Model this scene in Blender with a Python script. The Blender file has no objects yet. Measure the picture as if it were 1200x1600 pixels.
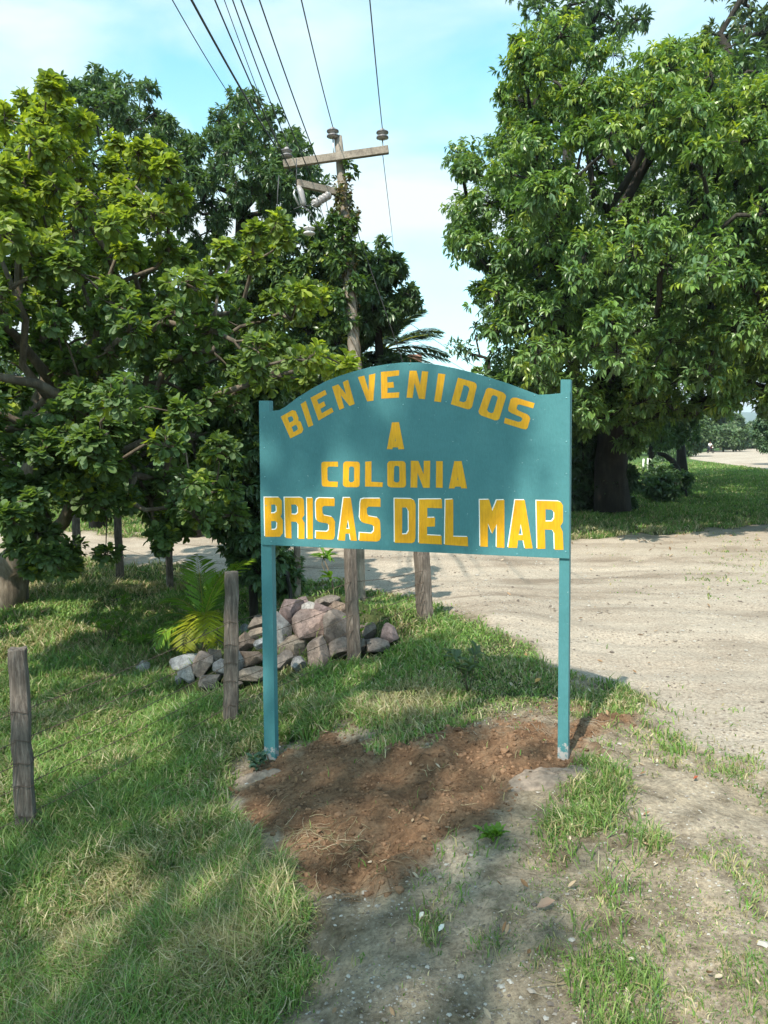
import bpy, bmesh, math, random
import numpy as np
from mathutils import Vector, Matrix, geometry


# ------------------------------------------------------------------ camera, world, sun
scene = bpy.context.scene
COL = scene.collection
RAD = math.radians
F = 1200.0                                   # focal length in photograph pixels (1200 wide)
CAM = np.array([0.0, 0.0, 1.76])
PITCH, ROLL = RAD(5.0), RAD(-0.8)
camd = bpy.data.cameras.new("camera")
cam = bpy.data.objects.new("camera", camd)
COL.objects.link(cam)
camd.sensor_fit = 'HORIZONTAL'; camd.sensor_width = 36; camd.lens = 36.0
camd.clip_start = 0.05; camd.clip_end = 12000
MROT = (Matrix.Rotation(math.pi/2 - PITCH, 3, 'X') @ Matrix.Rotation(ROLL, 3, 'Z'))
cam.matrix_world = Matrix.Translation(Vector(CAM)) @ MROT.to_4x4()
scene.camera = cam
scene.render.resolution_x, scene.render.resolution_y = 768, 1024
scene.view_settings.view_transform = 'Standard'
scene.view_settings.look = 'None'
scene.view_settings.exposure = 1.52
scene.view_settings.gamma = 1.0
scene.view_settings.use_curve_mapping = False
scene.render.engine = 'CYCLES'
scene.cycles.max_bounces = 6
scene.cycles.diffuse_bounces = 4
scene.cycles.transmission_bounces = 4

SUN_AZ = math.atan2(-.45, -.85)              # from +Y towards +X
SUN_EL = RAD(50)
world = bpy.data.worlds.new("World"); scene.world = world
world.use_nodes = True
wn, wl = world.node_tree.nodes, world.node_tree.links
wn.clear()
wout = wn.new('ShaderNodeOutputWorld'); wbg = wn.new('ShaderNodeBackground')
sky = wn.new('ShaderNodeTexSky'); sky.sky_type = 'NISHITA'; sky.sun_disc = False
sky.sun_elevation = SUN_EL; sky.sun_rotation = SUN_AZ % (2*math.pi)
sky.air_density = 1.0; sky.dust_density = 0.6; sky.ozone_density = 1.0
tc = wn.new('ShaderNodeTexCoord')
mp = wn.new('ShaderNodeMapping'); mp.inputs['Scale'].default_value = (1.0, 1.0, 2.6)
nz = wn.new('ShaderNodeTexNoise'); nz.inputs['Scale'].default_value = 2.3
nz.inputs['Detail'].default_value = 7; nz.inputs['Roughness'].default_value = .5
nz.inputs['Distortion'].default_value = .5
cr = wn.new('ShaderNodeMapRange'); cr.inputs[1].default_value = .44; cr.inputs[2].default_value = .62
cr.inputs[3].default_value = .02; cr.inputs[4].default_value = .95
sep = wn.new('ShaderNodeSeparateXYZ')
hz = wn.new('ShaderNodeMapRange'); hz.inputs[1].default_value = .0; hz.inputs[2].default_value = .42
hz.inputs[3].default_value = .62; hz.inputs[4].default_value = .0
mx = wn.new('ShaderNodeMix'); mx.data_type = 'RGBA'
addm = wn.new('ShaderNodeMath'); addm.operation = 'ADD'; addm.use_clamp = True
mx.inputs[7].default_value = (2.35, 2.7, 2.8, 1)
gam = wn.new('ShaderNodeMix'); gam.data_type = 'RGBA'; gam.blend_type = 'MULTIPLY'; gam.inputs[0].default_value = 1
gam.inputs[7].default_value = (.66, 1.0, .84, 1)
wl.new(tc.outputs['Generated'], mp.inputs[0]); wl.new(mp.outputs[0], nz.inputs['Vector'])
wl.new(nz.outputs[0], cr.inputs[0]); wl.new(tc.outputs['Generated'], sep.inputs[0])
wl.new(sep.outputs[2], hz.inputs[0]); wl.new(cr.outputs[0], addm.inputs[0]); wl.new(hz.outputs[0], addm.inputs[1])
wl.new(addm.outputs[0], mx.inputs[0]); wl.new(sky.outputs[0], gam.inputs[6]); wl.new(gam.outputs[2], mx.inputs[6])
wl.new(mx.outputs[2], wbg.inputs[0]); wbg.inputs[1].default_value = .15
wl.new(wbg.outputs[0], wout.inputs[0])

sund = bpy.data.lights.new("sun", 'SUN'); sund.energy = 2.7; sund.angle = RAD(.55); sund.color = (1, .93, .80)
sun = bpy.data.objects.new("sun", sund); COL.objects.link(sun)
SD = np.array([math.sin(SUN_AZ)*math.cos(SUN_EL), math.cos(SUN_AZ)*math.cos(SUN_EL), math.sin(SUN_EL)])
sun.rotation_euler = Vector(SD).to_track_quat('Z', 'Y').to_euler()
sun.location = (-8, -12, 25)

rng = np.random.default_rng(7)
random.seed(7)

# ------------------------------------------------------------------ projection helpers (photo pixels <-> world)
R3 = np.array(MROT)
def P(px, py, D):
    return CAM + R3 @ np.array([(px-600)/F*D, -(py-800)/F*D, -D])
def project(pts):
    q = (np.asarray(pts) - CAM) @ R3
    d = -q[:, 2]
    dd = np.where(d > .05, d, .05)
    return 600 + q[:, 0]/dd*F, 800 - q[:, 1]/dd*F, d

_tab = np.random.default_rng(3).random((256, 256))
def vn(x, y, s=1.0, o=0):
    x = np.asarray(x, float)*s + 17.3*o + 1000; y = np.asarray(y, float)*s + 9.1*o + 1000
    xi, yi = np.floor(x).astype(int), np.floor(y).astype(int)
    fx, fy = x-xi, y-yi
    fx, fy = fx*fx*(3-2*fx), fy*fy*(3-2*fy)
    a, b = _tab[xi % 256, yi % 256], _tab[(xi+1) % 256, yi % 256]
    c, d = _tab[xi % 256, (yi+1) % 256], _tab[(xi+1) % 256, (yi+1) % 256]
    return (a*(1-fx)+b*fx)*(1-fy) + (c*(1-fx)+d*fx)*fy - .5
def fbm(x, y, s, o=0, n=4):
    r = 0
    for i in range(n): r = r + vn(x, y, s*2**i, o+i)*.5**i
    return r
def ss(a, b, x):
    t = np.clip((np.asarray(x, float)-a)/(b-a), 0, 1); return t*t*(3-2*t)
def sdf(px, py, poly):                        # positive inside
    poly = np.array(poly, float); n = len(poly)
    d = np.full(px.shape, 1e9); ins = np.zeros(px.shape, bool)
    for i in range(n):
        ax, ay = poly[i]; bx, by = poly[(i+1) % n]
        ex, ey = bx-ax, by-ay
        t = np.clip(((px-ax)*ex+(py-ay)*ey)/(ex*ex+ey*ey+1e-9), 0, 1)
        d = np.minimum(d, (px-ax-t*ex)**2+(py-ay-t*ey)**2)
        if ay != by:
            c = ((ay > py) != (by > py)) & (px < (bx-ax)*(py-ay)/(by-ay)+ax)
            ins ^= c
    d = np.sqrt(d)
    return np.where(ins, d, -d)

SOIL = [(440,1165),(480,1148),(530,1152),(600,1165),(680,1155),(740,1135),(800,1123),(860,1118),(950,1114),(990,1130),
        (940,1160),(900,1180),(850,1212),(800,1240),(760,1270),(735,1300),(690,1320),(650,1360),(600,1392),(540,1405),
        (495,1395),(465,1350),(410,1310),(372,1275),(372,1235),(395,1205),(430,1195)]
ROAD = [(-1500,842),(-400,838),(0,832),(300,838),(500,848),(700,850),(900,843),(1050,832),(1200,822),(1700,800),(3000,790),
        (3000,1500),(1700,1400),(1200,1205),(1100,1150),(1000,1092),(930,1070),(870,1045),(820,1010),(780,990),(740,965),(700,950),
        (620,925),(520,915),(420,905),(330,893),(200,880),(0,868),(-400,862),(-1500,862)]
LAWN = [(-3000,868),(0,874),(200,885),(330,898),(430,908),(520,918),(620,928),(700,952),(780,992),(860,1048),(950,1078),
        (1000,1092),(960,1112),(850,1105),(760,1125),(700,1145),(600,1160),(520,1145),(440,1165),(425,1200),(380,1205),
        (365,1260),(400,1305),(465,1355),(485,1400),(462,1470),(440,1540),(425,1700),(-3000,3000)]
FAR_ROAD = [(1078,717),(1084,709),(1110,705.5),(1150,702),(1200,700.5),(1500,699.5),(3500,699),(3500,800),(1500,752),(1300,742),(1200,734),(1130,725)]
def softpoly(px, py, poly, w, amp, o, x, y, ns=2.5):
    d = sdf(px, py, poly) + amp*fbm(x, y, ns, o)
    return ss(-w, w, d)
def base_z(x, y):
    dip = -.62*(1-ss(-2.6, 1.25, x))
    near = dip
    far = -.22 + 0*x
    z = near*(1-ss(8.0, 12.0, y)) + far*ss(8.0, 12.0, y)
    z = z + -.10*ss(1.2, 2.2, x)*(1-ss(8, 12, y))
    z = z + .50*np.exp(-((x+.72)/.72)**2-((y-7.75)/.5)**2) + .18*np.exp(-((x+1.35)/.5)**2-((y-7.4)/.45)**2)
    return z
def masks(x, y):
    pts = np.stack([x, y, base_z(x, y)], 1)
    px, py, d = project(pts)
    ok = d > .6
    px = np.clip(px, -3500, 4500); py = np.clip(py, -3500, 4500)
    front = ok
    scale = np.clip(d/6, .3, 3)
    road = softpoly(px, py, ROAD, 16/scale, 34/scale, 1, x, y, 1.5)
    road = np.where(front, road, 0)
    fr = ss(-.8, .8, sdf(px, py, FAR_ROAD)); road = np.where(d > 40, fr, road)
    soil = np.where(front & (d < 8), softpoly(px, py, SOIL, 14, 38, 5, x, y, 6), 0)
    lawn = softpoly(px, py, LAWN, 22/scale, 46/scale, 9, x, y, 3)
    lawn = np.where(front, lawn, ss(.2, -.2, x+.4))
    lawn = np.where((y > 12.0) & front, 1-ss(.2, .8, road), lawn)
    lawn = lawn*(1-soil)*(1-road)
    return road, soil, lawn, px, py, d
def gz_full(x, y, mk=None):
    if mk is None: mk = masks(x, y)
    road, soil, lawn = mk[:3]
    r = np.hypot(x, y)
    near = 1-ss(25, 60, r)
    z = base_z(x, y)
    near = near*(1-.97*np.exp(-((x-FEET[0][0])**2+(y-FEET[0][1]+.25)**2)/.2)-.97*np.exp(-((x-FEET[1][0])**2+(y-FEET[1][1]+.25)**2)/.2))
    z = z + near*(lawn*.07*fbm(x, y, 1.3, 20) + road*(.085*fbm(x*.6+y*.15, y*1.5, .8, 30, 4)+.05*fbm(x*.2+y*.05, y*2.0+x*.25, .9, 35, 3)) +
                  soil*(.075*fbm(x, y, 4, 40, 4) + .05*np.abs(vn(x, y, 17, 44))) + .02*fbm(x, y, 7, 50, 3)*(1-.5*road))
    z = z + near*(1-road)*(1-lawn)*(1-soil)*.05*fbm(x, y, 3, 60)
    return z
def gz(x, y):
    return float(gz_full(np.array([float(x)]), np.array([float(y)]))[0])
FEET = [(-9., -9.), (-9., -9.)]
def G(px, py):                                # the ground point seen at a pixel
    d = R3 @ np.array([(px-600)/F, -(py-800)/F, -1.0])
    t = 1.0
    for k in range(400):
        p = CAM + d*t
        h = p[2]-float(base_z(np.array([p[0]]), np.array([p[1]]))[0])
        if h < .004: break
        t += max(.004, h*.6)
    p = CAM+d*t
    p[2] = gz(p[0], p[1])
    return p
def Gd(px, py):
    p = G(px, py); return p, float(project(p[None])[2][0])
FEET = [tuple(G(421, 1204)[:2]), tuple(G(878, 1202)[:2])]
DL, DR = Gd(421, 1204)[1], Gd(878, 1202)[1]
print('sign depths', DL, DR)

# ------------------------------------------------------------------ object helpers
def props(o, label=None, cat=None, group=None, kind=None):
    if label: o['label'] = label
    if cat: o['category'] = cat
    if group: o['group'] = group
    if kind: o['kind'] = kind
    return o
def thing(name, loc, label, cat, group=None):
    o = bpy.data.objects.new(name, None); COL.objects.link(o)
    o.location = Vector([float(v) for v in loc]); o.empty_display_size = .2
    return props(o, label, cat, group)
def link_mesh(name, me, mat, parent=None, smooth=False):
    o = bpy.data.objects.new(name, me); COL.objects.link(o)
    if mat:
        me.materials.append(mat)
    me.polygons.foreach_set('use_smooth', np.full(len(me.polygons), bool(smooth)))
    if parent is not None:
        o.parent = parent
        o.matrix_parent_inverse = Matrix.Translation(-parent.location)
    return o
def npmesh(name, V, faces, mat, parent=None, col=None, smooth=False, attr='Col'):
    """V (n,3); faces: list of int arrays (m,k)"""
    me = bpy.data.meshes.new(name)
    V = np.ascontiguousarray(V, np.float32)
    me.vertices.add(len(V)); me.vertices.foreach_set('co', V.ravel())
    faces = [np.asarray(f, np.int32) for f in faces if len(f)]
    loops = np.concatenate([f.ravel() for f in faces])
    tot = np.concatenate([np.full(len(f), f.shape[1], np.int32) for f in faces])
    start = np.concatenate([[0], np.cumsum(tot)[:-1]]).astype(np.int32)
    me.loops.add(len(loops)); me.loops.foreach_set('vertex_index', loops)
    me.polygons.add(len(tot)); me.polygons.foreach_set('loop_start', start)
    me.update(calc_edges=True)
    if col is not None:
        a = me.color_attributes.new(attr, 'FLOAT_COLOR', 'POINT')
        c = np.ones((len(V), 4), np.float32); c[:, :3] = col
        a.data.foreach_set('color', c.ravel())
    return link_mesh(name, me, mat, parent, smooth)
class MB:
    """collects simple shapes into one mesh"""
    def __init__(s): s.V = []; s.F = {3: [], 4: []}; s.n = 0
    def add(s, V, faces):
        V = np.asarray(V, float)
        for f in faces:
            f = np.asarray(f)
            if f.ndim == 1: f = f[None]
            if f.size: s.F.setdefault(f.shape[1], []).append(f+s.n)
        s.V.append(V); s.n += len(V)
        return s
    def tube(s, pts, rad, k=8, cap=True, wob=0):
        pts = np.asarray(pts, float); n = len(pts)
        rad = np.broadcast_to(np.asarray(rad, float), (n,))
        T = np.gradient(pts, axis=0); T /= np.linalg.norm(T, axis=1)[:, None]+1e-9
        ref = np.array([0, 0, 1.]) if abs(T[0][2]) < .9 else np.array([1., 0, 0])
        V = []
        u = np.cross(T[0], ref); u /= np.linalg.norm(u)
        for i in range(n):
            u = u-T[i]*np.dot(u, T[i]); u /= np.linalg.norm(u)+1e-9
            w = np.cross(T[i], u)
            a = np.arange(k)*2*math.pi/k
            rr = rad[i]*(1+wob*rng.uniform(-1, 1, k)) if wob else rad[i]*np.ones(k)
            V.append(pts[i]+np.cos(a)[:, None]*u*rr[:, None]+np.sin(a)[:, None]*w*rr[:, None])
        V = np.concatenate(V)
        i = np.arange(n-1)[:, None]*k; j = np.arange(k)[None]; j2 = (j+1) % k
        Fq = np.stack([i+j, i+j2, i+k+j2, i+k+j], -1).reshape(-1, 4)
        fs = [Fq]
        if cap:
            V = np.concatenate([V, pts[:1], pts[-1:]]); c0, c1 = len(V)-2, len(V)-1
            jj = np.arange(k)
            fs.append(np.stack([np.full(k, c0), (jj+1) % k, jj], 1))
            fs.append(np.stack([np.full(k, c1), (n-1)*k+jj, (n-1)*k+(jj+1) % k], 1))
        return s.add(V, fs)
    def box(s, c, size, rot=None):
        c = np.asarray(c, float); h = np.asarray(size, float)/2
        V = np.array([[x, y, z] for x in (-1, 1) for y in (-1, 1) for z in (-1, 1)], float)*h
        if rot is not None: V = V @ np.asarray(rot).T
        Fq = np.array([[0,1,3,2],[4,6,7,5],[0,4,5,1],[2,3,7,6],[0,2,6,4],[1,5,7,3]])
        return s.add(V+c, [Fq])
    def build(s, name, mat, parent=None, smooth=False, col=None):
        V = np.concatenate(s.V)
        return npmesh(name, V, [np.concatenate(f) for f in s.F.values() if f], mat, parent,
                      None if col is None else np.broadcast_to(col, (len(V), 3)), smooth)

# ------------------------------------------------------------------ materials
def mat_new(name):
    m = bpy.data.materials.new(name); m.use_nodes = True
    nt = m.node_tree; b = nt.nodes['Principled BSDF']
    return m, nt, b
def N(nt, t, **kw):
    n = nt.nodes.new(t)
    for k, v in kw.items():
        if isinstance(k, str) and hasattr(n, k): setattr(n, k, v)
    return n
def noise(nt, scale, detail=5, rough=.6, vec=None):
    n = nt.nodes.new('ShaderNodeTexNoise'); n.inputs['Scale'].default_value = scale
    n.inputs['Detail'].default_value = detail; n.inputs['Roughness'].default_value = rough
    if vec is not None: nt.links.new(vec, n.inputs['Vector'])
    return n
def ramp(nt, src, stops):
    r = nt.nodes.new('ShaderNodeValToRGB'); nt.links.new(src, r.inputs[0])
    e = r.color_ramp.elements
    while len(e) < len(stops): e.new(.5)
    for i, (p, c) in enumerate(stops):
        e[i].position = p; e[i].color = (*c, 1) if len(c) == 3 else c
    return r
def mix(nt, fac, a, b, blend='MIX'):
    m = nt.nodes.new('ShaderNodeMix'); m.data_type = 'RGBA'; m.blend_type = blend
    for v, i in ((fac, 0), (a, 6), (b, 7)):
        if isinstance(v, (int, float)): m.inputs[i].default_value = v
        elif isinstance(v, tuple): m.inputs[i].default_value = (*v, 1)
        else: nt.links.new(v, m.inputs[i])
    return m.outputs[2]
def bump(nt, b, h, strength=.5, dist=.02, prev=None):
    n = nt.nodes.new('ShaderNodeBump'); n.inputs['Strength'].default_value = strength
    n.inputs['Distance'].default_value = dist; nt.links.new(h, n.inputs['Height'])
    if prev is not None: nt.links.new(prev, n.inputs['Normal'])
    nt.links.new(n.outputs[0], b.inputs['Normal'])
    return n.outputs[0]
def objvec(nt):
    t = nt.nodes.new('ShaderNodeTexCoord'); return t.outputs['Object']

def leaf_material(name, rough=.42, trans=.35, tint=(1.5, 1.5, .55), spec=.5):
    m, nt, b = mat_new(name)
    a = N(nt, 'ShaderNodeAttribute'); a.attribute_name = 'Col'
    b.inputs['Roughness'].default_value = rough
    b.inputs['Specular IOR Level'].default_value = spec
    nt.links.new(a.outputs['Color'], b.inputs['Base Color'])
    tr = N(nt, 'ShaderNodeBsdfTranslucent')
    tcol = mix(nt, 1.0, a.outputs['Color'], tint, 'MULTIPLY')
    nt.links.new(tcol, tr.inputs[0])
    ms = N(nt, 'ShaderNodeMixShader'); ms.inputs[0].default_value = trans
    nt.links.new(b.outputs[0], ms.inputs[1]); nt.links.new(tr.outputs[0], ms.inputs[2])
    nt.links.new(ms.outputs[0], nt.nodes['Material Output'].inputs[0])
    return m
M = {}
M['leaf'] = leaf_material('leaf', .36, .35)
M['leaf_gloss'] = leaf_material('leaf_waxy', .5, .45, (1.5, 1.5, .5), .35)
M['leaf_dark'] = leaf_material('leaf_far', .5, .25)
M['grass'] = leaf_material('grass_blade', .6, .35, (1.2, 1.2, .6), .25)
M['dry'] = leaf_material('dry_leaf', .75, .2, (1, 1, 1), .2)

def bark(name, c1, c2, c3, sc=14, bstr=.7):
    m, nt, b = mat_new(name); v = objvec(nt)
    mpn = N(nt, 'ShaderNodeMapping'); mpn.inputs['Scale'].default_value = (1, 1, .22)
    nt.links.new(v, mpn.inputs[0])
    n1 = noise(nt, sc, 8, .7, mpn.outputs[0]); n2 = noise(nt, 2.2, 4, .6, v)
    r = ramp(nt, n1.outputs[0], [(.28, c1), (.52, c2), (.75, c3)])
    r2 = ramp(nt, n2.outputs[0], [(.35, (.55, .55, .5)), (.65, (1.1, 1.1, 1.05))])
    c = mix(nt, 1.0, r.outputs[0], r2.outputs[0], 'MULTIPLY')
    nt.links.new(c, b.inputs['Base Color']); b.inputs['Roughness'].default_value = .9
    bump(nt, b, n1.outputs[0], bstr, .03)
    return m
M['bark'] = bark('bark_grey', (.05, .04, .03), (.14, .11, .085), (.26, .22, .18))
M['bark_dark'] = bark('bark_dark', (.012, .010, .008), (.03, .025, .02), (.06, .05, .042))  # near-black tone carries the deep shade on the big trunk
M['twig'] = bark('twig_bark', (.09, .065, .045), (.18, .14, .10), (.30, .25, .19))

def wood(name, c1, c2, c3, sc=30, stretch=.04):
    m, nt, b = mat_new(name); v = objvec(nt)
    mpn = N(nt, 'ShaderNodeMapping'); mpn.inputs['Scale'].default_value = (1, 1, stretch)
    nt.links.new(v, mpn.inputs[0])
    n1 = noise(nt, sc*2.2, 8, .75, mpn.outputs[0]); n2 = noise(nt, 5, 5, .6, v); n3 = noise(nt, 90, 3, .6, v)
    r = ramp(nt, n1.outputs[0], [(.32, c1), (.5, c2), (.7, c3)])
    r2 = ramp(nt, n2.outputs[0], [(.3, (.55, .52, .5)), (.7, (1.15, 1.12, 1.1))])
    c = mix(nt, 1.0, r.outputs[0], r2.outputs[0], 'MULTIPLY')
    nt.links.new(c, b.inputs['Base Color']); b.inputs['Roughness'].default_value = .88
    p = bump(nt, b, n1.outputs[0], .8, .012); bump(nt, b, n3.outputs[0], .3, .004, p)
    return m
M['post_wood'] = wood('weathered_post', (.045, .035, .028), (.135, .11, .092), (.27, .235, .205))
M['pale_post'] = wood('pale_post', (.16, .12, .09), (.34, .27, .21), (.46, .39, .32))
M['pole_wood'] = wood('pole_wood', (.12, .10, .085), (.27, .235, .20), (.42, .37, .32))

def plain(name, c, rough=.5, metal=0, var=.15, sc=40, bstr=.1):
    m, nt, b = mat_new(name); v = objvec(nt)
    n = noise(nt, sc, 5, .6, v)
    lo = tuple(x*(1-var) for x in c); hi = tuple(min(1, x*(1+var)) for x in c)
    r = ramp(nt, n.outputs[0], [(.35, lo), (.65, hi)])
    nt.links.new(r.outputs[0], b.inputs['Base Color'])
    b.inputs['Roughness'].default_value = rough; b.inputs['Metallic'].default_value = metal
    bump(nt, b, n.outputs[0], bstr, .003)
    return m
M['wire'] = plain('galvanised_wire', (.12, .11, .10), .6, .6)
M['rust_wire'] = plain('rusty_wire', (.10, .07, .05), .7, .4)
M['cable'] = plain('cable', (.05, .05, .055), .6)
M['ceramic'] = plain('insulator_glaze', (.30, .28, .28), .25, 0, .12)
M['ceramic_dark'] = plain('insulator_dark', (.12, .11, .12), .35)
M['white_ceramic'] = plain('white_insulator', (.55, .53, .53), .3)
M['metal'] = plain('galvanised_steel', (.42, .42, .42), .45, .8)
M['concrete'] = plain('dusty_concrete', (.20, .155, .12), .95, 0, .35, 22, .9)
M['screw'] = plain('painted_screw', (.16, .34, .36), .4, .2)
M['white_paint'] = plain('white_paint', (.82, .80, .76), .5, 0, .04, 60)
M['black'] = plain('black_rubber', (.02, .02, .022), .7)
M['red_paint'] = plain('dark_red_paint', (.12, .02, .02), .3)
M['white_cloth'] = plain('white_cloth', (.75, .74, .72), .8)
M['jeans'] = plain('dark_cloth', (.03, .035, .05), .85)
M['skin'] = plain('skin', (.22, .12, .08), .6)
M['pink_wall'] = plain('terracotta_plaster', (.32, .17, .13), .85)
M['plaster'] = plain('white_plaster', (.75, .74, .70), .85)

def yellow_paint():
    m, nt, b = mat_new('yellow_sign_paint'); v = objvec(nt)
    mpn = N(nt, 'ShaderNodeMapping'); mpn.inputs['Scale'].default_value = (1, 1, .15); nt.links.new(v, mpn.inputs[0])
    n = noise(nt, 6, 5, .6, v); n2 = noise(nt, 90, 5, .7, mpn.outputs[0])
    r = ramp(nt, n.outputs[0], [(.3, (.66, .30, .0)), (.7, (.74, .365, .0))])
    r2 = ramp(nt, n2.outputs[0], [(.3, (.84, .82, .8)), (.6, (1.06, 1.06, 1))])
    nt.links.new(mix(nt, 1., r.outputs[0], r2.outputs[0], 'MULTIPLY'), b.inputs['Base Color'])
    b.inputs['Roughness'].default_value = .5
    return m
M['yellow'] = yellow_paint()

def teal_paint(name, low=False):
    m, nt, b = mat_new(name); v = objvec(nt)
    mpn = N(nt, 'ShaderNodeMapping'); mpn.inputs['Scale'].default_value = (1, 1, .3)
    nt.links.new(v, mpn.inputs[0])
    n1 = noise(nt, 3, 6, .6, v); n2 = noise(nt, 130, 3, .6, mpn.outputs[0]); n3 = noise(nt, 38, 5, .75, v)
    r = ramp(nt, n1.outputs[0], [(.3, (.052, .175, .19)), (.7, (.066, .205, .222))])
    r2 = ramp(nt, n2.outputs[0], [(.3, (.93, .93, .93)), (.7, (1.06, 1.06, 1.06))])
    c = mix(nt, 1., r.outputs[0], r2.outputs[0], 'MULTIPLY')
    sc = ramp(nt, n3.outputs[0], [(.675, (0, 0, 0)), (.705, (1, 1, 1))])
    c = mix(nt, sc.outputs[0], c, (.30, .42, .42))
    if low:                                       # bare primer where the foot of the post has been scraped
        g = N(nt, 'ShaderNodeAttribute'); g.attribute_name = 'Col'
        nn = noise(nt, 22, 6, .7, v)
        mth = N(nt, 'ShaderNodeMath'); mth.operation = 'ADD'
        nt.links.new(g.outputs['Fac'], mth.inputs[0]); nt.links.new(nn.outputs[0], mth.inputs[1])
        rr = ramp(nt, mth.outputs[0], [(.98, (0, 0, 0)), (1.04, (1, 1, 1))])
        rr.color_ramp.interpolation = 'LINEAR'
        mult = N(nt, 'ShaderNodeMath'); mult.operation = 'MULTIPLY'; mult.inputs[1].default_value = .6
        nt.links.new(mth.outputs[0], mult.inputs[0])
        rr = ramp(nt, mult.outputs[0], [(.60, (0, 0, 0)), (.64, (1, 1, 1))])
        c = mix(nt, rr.outputs[0], c, (.36, .34, .33))
    nt.links.new(c, b.inputs['Base Color']); b.inputs['Roughness'].default_value = .5
    b.inputs['Specular IOR Level'].default_value = .3
    p = bump(nt, b, n2.outputs[0], .12, .002); bump(nt, b, n1.outputs[0], .25, .03, p)
    return m
M['teal'] = teal_paint('teal_sign_paint'); M['teal_post'] = teal_paint('teal_post_paint', True)

def rock_mat():
    m, nt, b = mat_new('river_rock'); v = objvec(nt)
    a = N(nt, 'ShaderNodeAttribute'); a.attribute_name = 'Col'
    n1 = noise(nt, 9, 8, .7, v); n2 = noise(nt, 60, 5, .7, v)
    vo = N(nt, 'ShaderNodeTexVoronoi'); vo.feature = 'DISTANCE_TO_EDGE'; vo.inputs['Scale'].default_value = 4
    dn = noise(nt, 6, 4, .6, v)
    nt.links.new(mix(nt, .35, v, dn.outputs['Color']), vo.inputs['Vector'])
    r1 = ramp(nt, n1.outputs[0], [(.3, (.45, .42, .42)), (.5, (.95, .93, .92)), (.72, (1.55, 1.5, 1.45))])
    r2 = ramp(nt, n2.outputs[0], [(.3, (.7, .7, .7)), (.7, (1.25, 1.25, 1.25))])
    c = mix(nt, 1., a.outputs['Color'], r1.outputs[0], 'MULTIPLY')
    c = mix(nt, 1., c, r2.outputs[0], 'MULTIPLY')
    rc = ramp(nt, vo.outputs[0], [(.0, (.35, .33, .3)), (.02, (1, 1, 1))])
    c = mix(nt, .7, c, mix(nt, 1., c, rc.outputs[0], 'MULTIPLY'))
    nt.links.new(c, b.inputs['Base Color']); b.inputs['Roughness'].default_value = .85
    p = bump(nt, b, n1.outputs[0], .6, .03); bump(nt, b, n2.outputs[0], .4, .006, p)
    return m
M['rock'] = rock_mat()

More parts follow.
